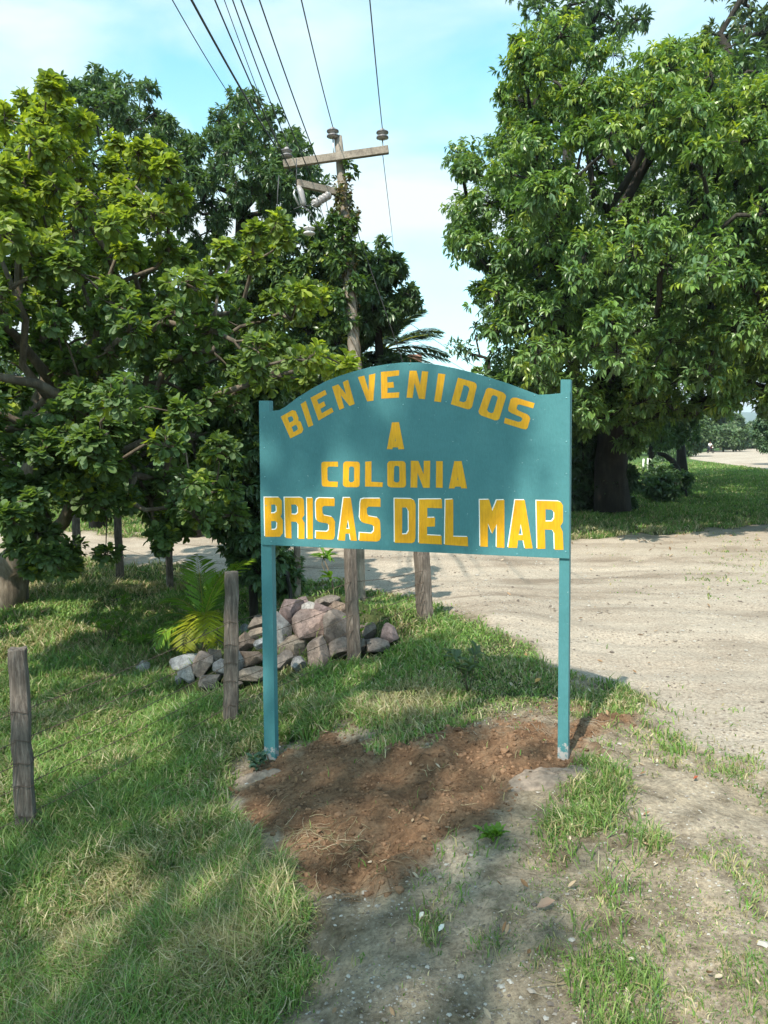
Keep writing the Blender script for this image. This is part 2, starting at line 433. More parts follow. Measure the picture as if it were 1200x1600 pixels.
def ground_mat():
    m, nt, b = mat_new('ground_earth'); v = objvec(nt)
    a = N(nt, 'ShaderNodeAttribute'); a.attribute_name = 'mask'
    s = N(nt, 'ShaderNodeSeparateColor'); nt.links.new(a.outputs['Color'], s.inputs[0])
    big = noise(nt, .9, 5, .6, v); med = noise(nt, 6, 6, .65, v); fine = noise(nt, 45, 6, .75, v); vf = noise(nt, 160, 3, .7, v)
    mpn = N(nt, 'ShaderNodeMapping'); mpn.inputs['Scale'].default_value = (.35, .85, 1)
    mpn.inputs['Rotation'].default_value = (0, 0, -.25)
    nt.links.new(v, mpn.inputs[0]); rut = noise(nt, 1.3, 5, .6, mpn.outputs[0])
    # road: packed pale earth with gravel
    rc = ramp(nt, rut.outputs[0], [(.32, (.25, .20, .155)), (.45, (.365, .305, .245)), (.60, (.44, .375, .305)), (.74, (.36, .305, .25))])
    rf = ramp(nt, fine.outputs[0], [(.34, (.62, .6, .58)), (.5, (1, 1, 1)), (.66, (1.35, 1.33, 1.3))])
    road = mix(nt, 1., rc.outputs[0], rf.outputs[0], 'MULTIPLY')
    vo = N(nt, 'ShaderNodeTexVoronoi'); vo.inputs['Scale'].default_value = 26; nt.links.new(v, vo.inputs['Vector'])
    peb = ramp(nt, vo.outputs['Distance'], [(.16, (1, 1, 1)), (.24, (0, 0, 0))])
    vc = ramp(nt, vo.outputs['Color'], [(.3, (.2, .17, .14)), (.8, (.6, .56, .5))])
    cl = ramp(nt, med.outputs[0], [(.48, (0, 0, 0)), (.62, (1, 1, 1))])
    pf = mix(nt, 1., peb.outputs[0], cl.outputs[0], 'MULTIPLY')
    road = mix(nt, pf, road, vc.outputs[0])
    # bare yard earth, greyer and browner
    bc = ramp(nt, big.outputs[0], [(.34, (.20, .165, .115)), (.5, (.30, .245, .18)), (.66, (.39, .325, .25))])
    bm = ramp(nt, med.outputs[0], [(.34, (.48, .46, .42)), (.5, (.95, .95, .95)), (.68, (1.35, 1.32, 1.28))])
    bare = mix(nt, 1., bc.outputs[0], bm.outputs[0], 'MULTIPLY')
    bare = mix(nt, 1., bare, rf.outputs[0], 'MULTIPLY')
    bare = mix(nt, pf, bare, vc.outputs[0])
    # dug soil: dark, reddish and crumbly
    sc = ramp(nt, med.outputs[0], [(.28, (.095, .052, .03)), (.5, (.195, .112, .064)), (.75, (.28, .185, .115))])
    sf = ramp(nt, fine.outputs[0], [(.3, (.5, .5, .5)), (.55, (1, 1, 1)), (.75, (1.5, 1.45, 1.4))])
    soil = mix(nt, 1., sc.outputs[0], sf.outputs[0], 'MULTIPLY')
    # under the grass
    lc = ramp(nt, med.outputs[0], [(.3, (.035, .045, .016)), (.55, (.06, .075, .026)), (.8, (.11, .095, .05))])
    lawn = mix(nt, 1., lc.outputs[0], rf.outputs[0], 'MULTIPLY')
    lf = ramp(nt, rut.outputs[0], [(.3, (.045, .085, .02)), (.6, (.075, .13, .03)), (.8, (.13, .16, .055))])
    vd = N(nt, 'ShaderNodeVectorMath'); vd.operation = 'LENGTH'; nt.links.new(v, vd.inputs[0])
    far = N(nt, 'ShaderNodeMapRange'); far.inputs[1].default_value = 18; far.inputs[2].default_value = 35
    nt.links.new(vd.outputs['Value'], far.inputs[0])
    lawn = mix(nt, far.outputs[0], lawn, lf.outputs[0])
    c = mix(nt, s.outputs[0], bare, road)
    c = mix(nt, s.outputs[2], c, lawn)
    c = mix(nt, s.outputs[1], c, soil)
    nt.links.new(c, b.inputs['Base Color']); b.inputs['Roughness'].default_value = .95
    b.inputs['Specular IOR Level'].default_value = .15
    p = bump(nt, b, med.outputs[0], .5, .05)
    p = bump(nt, b, fine.outputs[0], .9, .022, p)
    p = bump(nt, b, peb.outputs[0], .25, .008, p)
    bump(nt, b, vf.outputs[0], .5, .005, p)
    return m
M['ground'] = ground_mat()

# ------------------------------------------------------------------ the ground and the road
def build_ground():
    th = np.concatenate([np.linspace(-math.pi, RAD(-46), 100, endpoint=False), np.linspace(RAD(-46), RAD(46), 430, endpoint=False),
                         np.linspace(RAD(46), math.pi, 100, endpoint=False)])
    r = np.concatenate([np.geomspace(.35, 1.5, 30, endpoint=False), np.geomspace(1.5, 14, 420, endpoint=False),
                        np.geomspace(14, 160, 240, endpoint=False), np.geomspace(160, 3600, 50)])
    A, R = np.meshgrid(th, r)
    x, y = (R*np.sin(A)).ravel(), (R*np.cos(A)).ravel()
    mk = masks(x, y)
    z = gz_full(x, y, mk)
    V = np.stack([x, y, z], 1)
    nt_, nr = len(th), len(r)
    i = np.arange(nr-1)[:, None]*nt_; j = np.arange(nt_)[None]; j2 = (j+1) % nt_
    Fq = np.stack([i+j, i+nt_+j, i+nt_+j2, i+j2], -1).reshape(-1, 4)
    Fq = Fq[:, ::-1]
    fm = [mk[k][Fq].mean(1) for k in range(2)]
    isroad = fm[0] > .5; issoil = (fm[1] > .5) & ~isroad
    col = np.stack([mk[0], mk[1], mk[2]], 1)
    def sub(sel, name, extra=None):
        f = Fq[sel]; used, inv = np.unique(f, return_inverse=True)
        VV = V[used]; cc = col[used]; ff = [inv.reshape(-1, 4)]
        if extra is not None:
            VV = np.concatenate([VV, extra]); cc = np.concatenate([cc, [[0, 0, 1]]])
            m0 = {u: k for k, u in enumerate(used[:nt_])}
            jj = np.arange(nt_); ff.append(np.stack([np.full(nt_, len(VV)-1), (jj+1) % nt_, jj], 1))
        o = npmesh(name, VV, ff, M['ground'], None, cc, True, 'mask')
        props(o, kind='structure')
        return o
    sub(~isroad & ~issoil, 'ground', np.array([[0, 0, V[:nt_, 2].mean()]]))
    sub(isroad, 'road'); sub(issoil, 'soil')
build_ground()

# ------------------------------------------------------------------ leaves and trees
T_RHB = None
def lance(bend=.25, fold=.10, wide=.5):
    V = np.array([[0,0,0],[-wide*.85,.33,fold],[0,.33,0],[wide*.85,.33,fold],[-wide*.8,.66,fold],[0,.66,0],[wide*.8,.66,fold],[0,1,0]], float)
    V[:, 2] -= bend*V[:, 1]**2
    return V, [np.array([[0,2,1],[0,3,2],[4,5,7],[5,6,7]]), np.array([[1,2,5,4],[2,3,6,5]])]
def obov(bend=.12, fold=.10):
    V = np.array([[0,0,0],[-.26,.35,fold*.7],[0,.38,0],[.26,.35,fold*.7],[-.5,.72,fold],[0,.72,0],[.5,.72,fold],[-.3,.95,fold*.5],[.3,.95,fold*.5],[0,1,0]], float)
    V[:, 2] -= bend*V[:, 1]**2
    return V, [np.array([[0,2,1],[0,3,2],[7,5,9],[5,8,9],[4,5,7],[5,6,8]]), np.array([[1,2,5,4],[2,3,6,5]])]
def rhomb(bend=.2):
    V = np.array([[0,0,0],[-.5,.5,.05],[.5,.5,.05],[0,1,-bend]], float)
    return V, [np.array([[0,2,1],[1,2,3]])]
T_LANCE, T_OBOV, T_RH = lance(), obov(), rhomb()
T_RHB = rhomb(.15)
def unit(a): return a/(np.linalg.norm(a, axis=-1, keepdims=True)+1e-9)
def leaves(pos, dirs, up, L, W, col, tmpl, jitter=.18):
    """one leaf per row: base, pointing direction, approximate upper-side direction, length, width, colour"""
    TV, TF = tmpl
    n = len(pos)
    d = unit(dirs); nrm = up-d*(up*d).sum(1, keepdims=True)
    nrm = unit(nrm+rng.normal(0, jitter, (n, 3))); nrm = unit(nrm-d*(nrm*d).sum(1, keepdims=True))
    s = np.cross(d, nrm)
    L = np.broadcast_to(L, (n,))[:, None, None]; W = np.broadcast_to(W, (n,))[:, None, None]
    V = pos[:, None] + s[:, None]*(TV[None, :, 0:1]*W) + d[:, None]*(TV[None, :, 1:2]*L) + nrm[:, None]*(TV[None, :, 2:3]*L)
    k = len(TV)
    Fs = [(f[None]+(np.arange(n)*k)[:, None, None]).reshape(-1, f.shape[1]) for f in TF]
    C = np.repeat(col, k, axis=0)
    return V.reshape(-1, 3), Fs, C
def rand_dir(n, up=0.0):
    d = unit(rng.normal(0, 1, (n, 3))); d[:, 2] += up; return unit(d)
def whorl(tips, outs, n, L, W, pal, tmpl, spread=.9, droop=.25, back=.0, yl=None, jitter=.18, Lv=.25, spacing=0):
    """n leaves around each twig tip"""
    m = len(tips)
    o = np.repeat(unit(outs), n, 0); p = np.repeat(tips, n, 0)
    q = rng.normal(0, 1, (m*n, 3)); q = unit(q-o*(q*o).sum(1, keepdims=True))
    a = rng.uniform(.35, 1.0, (m*n, 1))*spread
    d = unit(o*(1-a*.75) + q*a + np.array([0, 0, -droop])*rng.uniform(.3, 1.3, (m*n, 1)))
    p = p - o*rng.uniform(0, spacing, (m*n, 1)) + d*.01
    up = o*.5+np.array([0, 0, .9])
    LL = L*rng.uniform(1-Lv, 1+Lv, m*n)
    c = palette(m, pal, yl); c = np.repeat(c, n, 0)*rng.uniform(.82, 1.2, (m*n, 1))
    return leaves(p, d, up, LL, LL*(W/L), c, tmpl, jitter)
def palette(m, pal, yl=None):
    pal = np.array(pal, float); i = rng.integers(0, len(pal), m); j = rng.integers(0, len(pal), m)
    t = rng.random((m, 1)); c = pal[i]*t+pal[j]*(1-t)
    if yl is not None:
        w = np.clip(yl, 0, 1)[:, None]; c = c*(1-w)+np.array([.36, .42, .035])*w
    return c
def crown_clumps(poly, Dc, hw, n, rpx, holes=(), sep=.5):
    poly = np.array(poly, float); A = np.zeros((n+1, 3)); B = np.zeros(n+1)
    x0, y0 = poly.min(0); x1, y1 = poly.max(0)
    sx = rng.uniform(x0, x1, 6000); sy = rng.uniform(y0, y1, 6000)
    sd = sdf(sx, sy, poly); mxd = sd.max()
    sel = sd > rpx*rng.uniform(.05, .9, len(sd))
    sx, sy, sd = sx[sel], sy[sel], sd[sel]
    pts = []
    minsep = 1.0
    for k in range(len(sx)):
        t = np.clip(sd[k]/(mxd*.8), 0, 1)
        D = Dc + rng.uniform(-1, 1)*hw*math.sqrt(1-(1-t)**2)
        bad = False
        for hx, hy, hr in holes:
            if math.hypot(sx[k]-hx, sy[k]-hy) < hr and D < Dc+hw*.35: bad = True
        if bad: continue
        p = P(sx[k], sy[k], D); r = rpx/F*Dc*rng.uniform(.6, 1.25)*(.6 if sd[k] < rpx*.5 else 1)
        if len(pts):
            if (np.linalg.norm(A[:len(pts)]-p, axis=1) < sep*(B[:len(pts)]+r)).any(): continue
        A[len(pts)] = p; B[len(pts)] = r
        pts.append((p, r))
        if len(pts) >= n: break
    return pts
def skeleton(base, trunk_pts, r0, clumps, tw=.02, noise_=.12):
    """join every clump to the nearest part of the tree already grown; pipe-model radii"""
    nodes = [np.array(p, float) for p in trunk_pts]; par = [-1]+list(range(len(nodes)-1))
    ntr = len(nodes)
    dist = [0]
    for i in range(1, ntr): dist.append(dist[-1]+np.linalg.norm(nodes[i]-nodes[i-1]))
    order = sorted(range(len(clumps)), key=lambda i: np.linalg.norm(clumps[i][0]-nodes[-1]))
    ends = {}
    start_min = max(1, ntr-3)
    for ci in order:
        c = clumps[ci][0]
        A = np.array(nodes[start_min:]); dd = np.linalg.norm(A-c, axis=1)+.35*np.array(dist[start_min:])
        j = int(dd.argmin())+start_min
        a = nodes[j]; L = np.linalg.norm(c-a); k = max(2, int(L/.5))
        prev = j
        perp = rng.normal(0, 1, 3)*L*noise_
        for s in range(1, k+1):
            t = s/k
            q = a+(c-a)*t + perp*math.sin(math.pi*t) + np.array([0, 0, .10*L*math.sin(math.pi*t)]) + rng.normal(0, .03, 3)*L*.3
            nodes.append(q); par.append(prev); dist.append(dist[prev]+L/k); prev = len(nodes)-1
        ends[ci] = prev
    w = np.zeros(len(nodes))
    for e in ends.values(): w[e] += 1
    for i in range(len(nodes)-1, 0, -1): w[par[i]] += w[i]
    rr = tw*np.maximum(w, .5)**.46
    sc = r0/rr[0]
    rr = np.minimum(rr*max(1, sc*.5), r0)
    for i in range(ntr): rr[i] = r0*(1-.35*i/max(1, ntr-1))
    children = {}
    for i, p in enumerate(par):
        if p >= 0: children.setdefault(p, []).append(i)
    chains = []
    stack = [(0, [0])]
    while stack:
        i, ch = stack.pop()
        cs = children.get(i, [])
        if not cs: chains.append(ch); continue
        cs = sorted(cs, key=lambda c: -w[c])
        stack.append((cs[0], ch+[cs[0]]))
        for c in cs[1:]: stack.append((c, [i, c]))
    return nodes, rr, chains
def add_chains(mb, nodes, rr, chains, k=7):
    for ch in chains:
        if len(ch) < 2: continue
        pts = np.array([nodes[i] for i in ch]); r = np.array([rr[i] for i in ch])
        r[-1] *= .3
        if ch[0] != 0: r[0] = min(r[0], r[1]*1.25)
        mb.tube(pts, r, k if r[0] > .03 else 4, True, .07 if r[0] > .05 else 0)
def tips_of(clumps, per, flat=.85, upb=.25):
    Pn, On = [], []
    for c, r in clumps:
        m = max(3, int(per*rng.uniform(.7, 1.3)))
        d = rand_dir(m, upb)
        rad = r*rng.uniform(.25, 1.0, (m, 1))**.5*rng.uniform(.85, 1.2, (m, 1))
        Pn.append(c+d*rad*np.array([1, 1, flat])); On.append(d)
    return np.concatenate(Pn), np.concatenate(On)
def twigs(mb, clumps, tips_per, tips, frac=.3, r=.004):
    pass
def tree(name, label, base, trunk, r0, clumps, per, leafn, L, W, pal, tmpl=T_LANCE, mat='leaf', bk='bark', spread=.9,
         droop=.25, yfun=None, group=None, cat='tree', twig_r=.006, twig_frac=.35, tw=.018, flat=.85, upb=.25, spacing=0, tparts=True, trunk_name='trunk'):
    root = thing(name, base, label, cat, group)
    mb = MB(); nodes, rr, chains = skeleton(base, trunk, r0, clumps, tw)
    add_chains(mb, nodes, rr, chains)
    tips, outs = [], []
    for c, r in clumps:
        tp, od = tips_of([(c, r)], per, flat, upb)
        tips.append(tp); outs.append(od)
        m = int(len(tp)*twig_frac)
        for q in tp[:m]:
            mid = (c+q)/2+rng.normal(0, .06, 3)*r
            mb.tube(np.array([c+(q-c)*.05, mid, q]), [twig_r*1.8, twig_r*1.3, twig_r*.6], 3, False)
    tips = np.concatenate(tips); outs = np.concatenate(outs)
    yl = yfun(tips) if yfun else None
    V, Fs, C = whorl(tips, outs, leafn, L, W, pal, tmpl, spread, droop, yl=yl, spacing=spacing)
    mb.build(trunk_name, M[bk], root, True)
    npmesh('crown', V, Fs, M[mat], root, C)
    print(name, len(clumps), 'clumps', len(tips)*leafn, 'leaves')
    return root

PAL_R = [(.08, .15, .055), (.11, .195, .065), (.145, .245, .065), (.11, .185, .09), (.16, .265, .065)]
PAL_L = [(.09, .15, .055), (.12, .19, .06), (.15, .23, .06), (.13, .19, .095), (.10, .165, .07)]
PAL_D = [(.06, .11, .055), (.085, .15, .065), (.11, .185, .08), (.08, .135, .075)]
PAL_F = [(.05, .09, .035), (.07, .12, .04), (.09, .14, .05)]

# ---- big tree on the right
def yr(t):
    px, py, d = project(t)
    return np.clip(.9*ss(330, 40, py)*(rng.random(len(t)) < .35) + (rng.random(len(t)) < .12)*.6, 0, 1)*rng.random(len(t))
RT = [(800,40),(860,20),(930,60),(1000,70),(1100,60),(1180,120),(1260,100),(1500,140),(1560,400),(1500,620),(1330,660),(1210,640),(1150,655),(1060,650),
      (1040,690),(990,700),(900,690),(870,640),(850,640),(790,600),(745,575),(760,520),(740,470),(770,420),(705,395),(700,330),(725,290),(700,255),(705,225),(760,215),
      (790,190),(770,150),(800,120),(790,80)]
base = G(955, 803)
cl = crown_clumps(RT, 17.0, 4.6, 620, 37, sep=.40, holes=[(985, 270, 62), (1040, 300, 52), (875, 515, 26), (1135, 325, 26)])
cl += crown_clumps(RT, 20.5, 1.5, 90, 52, sep=.5)
DB = float(project(base[None])[2][0])
tk = [P(955, 800, DB), P(953, 740, DB), P(960, 660, DB), P(975, 560, DB-.6), P(985, 470, DB-1.5)]
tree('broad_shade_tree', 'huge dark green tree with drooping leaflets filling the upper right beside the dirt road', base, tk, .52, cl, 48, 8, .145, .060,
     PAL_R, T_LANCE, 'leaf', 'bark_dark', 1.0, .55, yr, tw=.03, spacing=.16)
RT2 = [(960,120),(1300,60),(1500,300),(1420,640),(1200,610),(1080,600),(1000,560),(960,400)]
b2 = G(1330, 752); D2 = float(project(b2[None])[2][0])
tree('broad_shade_tree', 'second dark tree standing behind the huge one beyond the right edge of the verge', b2, [P(1330, 755, D2), P(1310, 660, D2-1), P(1260, 560, D2-2)], .5, crown_clumps(RT2, 31, 8.5, 200, 34), 30, 6, .42, .17,
     PAL_D, T_RHB, 'leaf', 'bark_dark', 1., .5, tw=.04, twig_frac=0)

# the second trunk and the small trees under and beyond it
def small_tree(px, py, name, label, top, poly, D=None, holes=(), sep=.5, tw=.014, hw=1.6, n=26, rpx=16, r0=.12, per=34, L=.2, W=.08, pal=PAL_D, mat='leaf', bk='bark_dark',
               leafn=6, cat='tree', lean=0, group=None, droop=.3, tmpl=T_LANCE, yfun=None, spread=.95, twig_frac=.3, Dc=None):
    b, D0 = Gd(px, py)
    if D is not None: b = P(px, py, D); D0 = D; b[2] = min(b[2], gz(b[0], b[1]))
    cl = crown_clumps(poly, Dc or D0, hw, n, rpx, holes, sep)
    tk = [b-np.array([0, 0, .15]), b+(P(px+(top[0]-px)*.35, py+(top[1]-py)*.5, D0)-b)*.9, P(top[0], top[1], D0)]
    return tree(name, label, b, tk, r0, cl, per, leafn, L, W, pal, tmpl, mat, bk, spread, droop, yfun, group, cat, twig_frac=twig_frac, tw=tw)
small_tree(925, 795, 'leaning_tree', 'dark tree with a slim trunk close to the left of the massive shaded trunk',
           (915, 690), [(890,600),(1000,590),(1000,690),(960,730),(905,700),(885,660)], hw=1.5, n=16, rpx=22, r0=.17, L=.26, W=.1, per=26)
small_tree(1017, 752, 'small_tree', 'small tree with straight pale trunk at the edge of the bright field behind the verge',
           (1017, 690), [(985,640),(1050,630),(1060,690),(1035,705),(1010,700),(985,690)], hw=2.5, n=34, rpx=12, r0=.16, L=.26, W=.11, per=22)
small_tree(1066, 745, 'small_tree', 'small tree with short brown trunk nearest the bend of the road',
           (1063, 690), [(1020,620),(1090,610),(1100,660),(1085,700),(1062,712),(1040,690),(1020,660)], hw=3, n=40, rpx=12, r0=.35, L=.27, W=.12, per=24)
# shrubs in the shade
for (px, py, w, h, lab) in ((1030,765,40,40,'low dark shrub below the small pale trunk'), (900,790,20,60,'dark shrub just right of the sign post by the tree trunk'),
                            (1045,722,22,26,'small leafy shrub under the arching branch')):
    small_tree(px, py, 'shrub', lab, (px, py-h*.4), [(px-w,py-h*.1),(px-w*.8,py-h*.8),(px,py-h),(px+w*.8,py-h*.8),(px+w,py-h*.1),(px,py)],
               hw=1.2, n=9, rpx=12, r0=.05, L=.25, W=.11, per=22, cat='shrub')
small_tree(958, 800, 'trunk_shade_leaves', 'added dark leaves standing in for the deep shade on the massive trunk', (960, 700),
           [(925,650),(1000,650),(995,720),(988,796),(950,804),(928,790)], hw=.8, n=60, rpx=11, r0=.05, L=.2, W=.09, pal=PAL_D[:1], per=26, cat='vine', D=None)  # dark leaves added over the trunk to imitate its black shade
small_tree(905, 800, 'shade_fill_foliage', 'added near-black foliage standing in for the shade between the sign post and the massive trunk', (910, 720),
           [(880,640),(935,650),(930,720),(938,800),(890,808),(880,720)], hw=1.5, n=44, rpx=13, r0=.06, L=.22, W=.1, pal=PAL_D[:1], per=24, cat='thicket', D=22.5)  # foliage added to darken the shaded gap left of the trunk
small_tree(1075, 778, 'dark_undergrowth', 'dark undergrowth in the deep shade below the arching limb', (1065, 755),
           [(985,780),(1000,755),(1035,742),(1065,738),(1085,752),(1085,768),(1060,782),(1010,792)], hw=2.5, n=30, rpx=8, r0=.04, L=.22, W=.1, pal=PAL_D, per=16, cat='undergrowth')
# arching dead limb
b0, Db = Gd(1062, 748)
mb = MB(); mb.tube([b0-np.array([0,0,.1]), P(1058,733,Db), P(1050,719,Db), P(1038,711,Db), P(1024,708,Db), P(1012,709,Db)], [.28,.2,.16,.13,.1,.05], 6, True, .1)
br = mb.build('fallen_limb', M['bark_dark'], None, True); props(br, 'bare dark limb arching from the ground between the two small trees', 'branch')

# pale upper trees seen over the crown
small_tree(1290, 690, 'tall_tree', 'tall pale feathery tree peeking over the top right of the big dark tree', (1130, 60),
           [(1060,110),(1085,30),(1100,-60),(1160,-90),(1260,-60),(1280,80),(1200,150),(1130,110)], D=30, hw=2.5, n=26, rpx=20, r0=.3, L=.36, W=.11, pal=[(.07,.11,.05),(.09,.13,.06)], per=24, leafn=5)
small_tree(900, 700, 'tall_tree', 'dark airy tree whose tip shows above the top left of the big tree', (880, 60),
           [(800,20),(810,-60),(880,-90),(960,-60),(1010,-10),(1000,60),(900,80),(830,50)], D=28, hw=2.2, n=26, rpx=18, r0=.28, L=.30, W=.10, pal=PAL_D, per=24, leafn=5)
# thin dry branches left of the crown, above the arch of the sign
small_tree(770, 700, 'thin_tree', 'sparse thin tree with bare twigs over the right of the arch', (762, 560),
           [(695,545),(720,520),(760,510),(790,560),(770,600),(720,560)], D=19, hw=1., n=7, rpx=13, r0=.1, L=.18, W=.05, pal=PAL_D, per=14, leafn=3)
small_tree(790, 720, 'green_bush', 'bright green bush rising right behind the arch of the sign', (785, 610),
           [(700,620),(730,580),(775,570),(830,585),(880,600),(890,700),(860,790),(720,760)], D=17.5, hw=1.6, n=40, rpx=22, r0=.14, L=.22, W=.09, pal=PAL_R, per=34, cat='shrub')

# ---- near tree with big rounded leaves on the left
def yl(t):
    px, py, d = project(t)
    top = ss(520, 250, py)  # back-lit yellow of the upper crown put into leaf colour
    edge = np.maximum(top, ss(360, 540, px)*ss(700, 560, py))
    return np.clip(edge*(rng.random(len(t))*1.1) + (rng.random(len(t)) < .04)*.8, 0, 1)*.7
LT = [(-260,180),(-60,170),(5,190),(50,165),(85,130),(105,165),(130,215),(200,230),(235,250),(280,310),(270,370),(300,390),(350,400),(430,350),(450,370),(400,420),(360,470),
      (420,470),(480,455),(500,475),(450,520),(520,545),(548,575),(500,600),(430,612),(395,625),(400,690),(395,740),(398,780),(380,830),(330,820),(290,850),(250,865),
      (190,860),(150,905),(110,910),(70,900),(40,850),(10,800),(-60,840),(-260,800)]
base, DB = Gd(12, 948)
def keepout(pts, box):
    out = []
    for c, r in pts:
        px, py, d = project(c[None])
        if not (box[0] < px[0] < box[2] and box[1] < py[0] < box[3]): out.append((c, r))
    return out
cl = crown_clumps(LT, 8.4, 2.3, 340, 24, holes=[(300, 375, 26)], sep=.45)
cl += crown_clumps([(-200,640),(60,610),(180,600),(260,640),(230,720),(160,760),(130,840),(120,900),(40,905),(-20,870),(-200,850)], 7.1, .7, 70, 19, sep=.5)
cl += crown_clumps([(40,520),(250,440),(420,520),(400,800),(250,840),(150,780),(40,640)], 9.8, .9, 70, 24, sep=.5)
cl += crown_clumps([(-200,190),(10,185),(130,190),(280,330),(290,470),(100,600),(-200,600)], 9.9, 1.0, 90, 25, sep=.5)
for sx_, sy_ in ((6,185),(40,160),(75,135),(95,165),(130,195),(178,225),(215,240),(238,238),(262,262),(282,305),(258,330),(352,395),(400,368),(432,352),(445,378),(395,410),(470,458),(500,470),(455,480),(505,565),(540,572),(480,560),(430,470)):
    cl.append((P(sx_, sy_, 8.4+rng.uniform(-1.2, 1.2)), .12))
cl = keepout(cl, (75, 805, 125, 840)); cl = keepout(cl, (170, 800, 240, 850)); 
tk = [P(10,952,DB), P(14,915,DB), P(20,885,DB), P(34,868,DB-.2), P(36,835,DB-.3), P(26,810,DB-.6), P(40,770,DB-.9), P(70,720,DB-1.2), P(60,640,DB-1.5)]
tk[0][2] -= .15
cl = sorted(cl, key=lambda c: rng.random())
root = tree('almond_tree', 'spreading tree with big rounded leaves and thick forked trunk filling the left side', base, tk, .27, cl, 19, 10, .092, .056,
     PAL_L, T_OBOV, 'leaf_gloss', 'bark', 1.05, .12, yl, tw=.011, twig_frac=.7, twig_r=.005, flat=.9, upb=.35, spacing=.06)
mb = MB()
mb.tube([P(30,880,DB-.1), P(55,872,DB-.3), P(72,840,DB-.5), P(100,815,DB-.8), P(118,770,DB-1.), P(170,715,DB-1.3), P(240,680,DB-1.5)], [.13,.12,.10,.085,.065,.045,.03], 9, True, .06)
mb.tube([P(60,640,DB-1.5), P(130,560,DB-1.8), P(190,520,DB-2), P(270,480,DB-2), P(340,430,DB-2)], [.06,.045,.035,.025,.012], 7, True, .06)
mb.tube([P(0,400,7.4), P(40,500,7.6), P(35,570,7.8), P(90,640,8)], [.02,.035,.04,.05], 7, True, .06)
mb.tube([P(180,715,DB-1.3), P(150,650,7.5), P(60,600,7.2), P(-20,585,7.)], [.05,.05,.045,.04], 7, True, .06)
mb.tube([P(240,680,DB-1.5), P(330,620,8), P(420,590,8), P(500,570,8.2)], [.04,.035,.028,.015], 6, True, .06)
mb.build('limb', M['bark'], root, True)

# yellowish back-lit sapling mass over the left crown is part of the same tree; dark trees behind
T1 = [(55,130),(70,105),(110,120),(140,95),(175,85),(230,130),(245,180),(275,180),(262,215),(215,240),(150,240),(60,230),(40,180)]
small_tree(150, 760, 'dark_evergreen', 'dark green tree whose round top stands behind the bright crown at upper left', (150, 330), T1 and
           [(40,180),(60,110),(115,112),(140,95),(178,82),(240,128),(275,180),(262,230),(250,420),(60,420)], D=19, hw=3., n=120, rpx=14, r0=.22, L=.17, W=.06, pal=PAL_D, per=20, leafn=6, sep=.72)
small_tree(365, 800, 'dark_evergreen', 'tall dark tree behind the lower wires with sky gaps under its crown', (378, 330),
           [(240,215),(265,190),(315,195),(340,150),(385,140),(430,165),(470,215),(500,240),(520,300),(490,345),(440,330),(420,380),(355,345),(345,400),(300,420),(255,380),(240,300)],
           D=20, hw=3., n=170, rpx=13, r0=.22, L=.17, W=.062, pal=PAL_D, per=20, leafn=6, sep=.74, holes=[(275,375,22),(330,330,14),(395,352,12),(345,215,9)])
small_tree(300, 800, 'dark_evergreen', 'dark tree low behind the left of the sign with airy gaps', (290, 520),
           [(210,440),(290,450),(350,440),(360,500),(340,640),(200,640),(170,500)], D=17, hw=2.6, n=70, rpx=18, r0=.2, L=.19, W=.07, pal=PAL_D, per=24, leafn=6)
small_tree(500, 840, 'vine_covered_tree', 'leafy tree wrapped round the utility pole on its left side', (480, 480),
           [(360,395),(380,355),(430,325),(470,360),(510,350),(545,390),(560,470),(555,560),(520,640),(380,660),(350,520)],
           D=17.9, hw=1.5, n=170, rpx=16, r0=.16, L=.17, W=.085, pal=PAL_L[:3]+PAL_D[:2], per=38, leafn=7, yfun=lambda t: (rng.random(len(t)) < .08)*.6)
small_tree(600, 820, 'leafy_tree', 'leafy tree reaching out to the right of the utility pole', (590, 480),
           [(540,400),(565,375),(600,370),(632,395),(625,440),(655,465),(650,490),(600,520),(570,540),(540,520)],
           D=18.4, hw=1.5, n=80, rpx=12, r0=.14, L=.19, W=.08, pal=PAL_D+PAL_L[:1], per=24, leafn=6, sep=.6)
small_tree(600, 830, 'dark_bush', 'dark bush behind the arch at the foot of the pale palm', (600, 600),
           [(545,555),(600,550),(640,565),(650,620),(600,700),(540,640)], D=19, hw=1.5, n=34, rpx=17, r0=.1, L=.2, W=.09, pal=PAL_D, per=36, cat='shrub')
small_tree(395, 880, 'dark_hedge_tree', 'dense dark small-leaved bush just left of the sign', (385, 760),
           [(335,600),(380,590),(440,600),(450,700),(445,880),(430,930),(395,935),(365,880),(340,830),(320,740)],
           D=9.6, hw=.9, n=85, rpx=22, r0=.06, L=.12, W=.055, pal=PAL_D+PAL_L[:1], per=34, leafn=7, cat='shrub')
small_tree(455, 930, 'leafy_bush', 'glossy green bush low between the sign post and the pale thin post', (450, 900),
           [(425,885),(450,868),(465,880),(468,905),(455,935),(425,935)], D=9.3, hw=.35, n=22, rpx=11, r0=.03, L=.12, W=.06, pal=PAL_L, per=22, Dc=10.6, leafn=6, cat='shrub')
small_tree(230, 800, 'far_tree', 'mid green tree filling the gap beyond the road on the left', (230, 640),
           [(-100,560),(100,520),(330,520),(420,600),(420,780),(330,800),(120,790),(-100,800)], D=26, hw=2.5, n=90, rpx=36, r0=.25, L=.36, W=.15, pal=PAL_D, per=34, leafn=6)

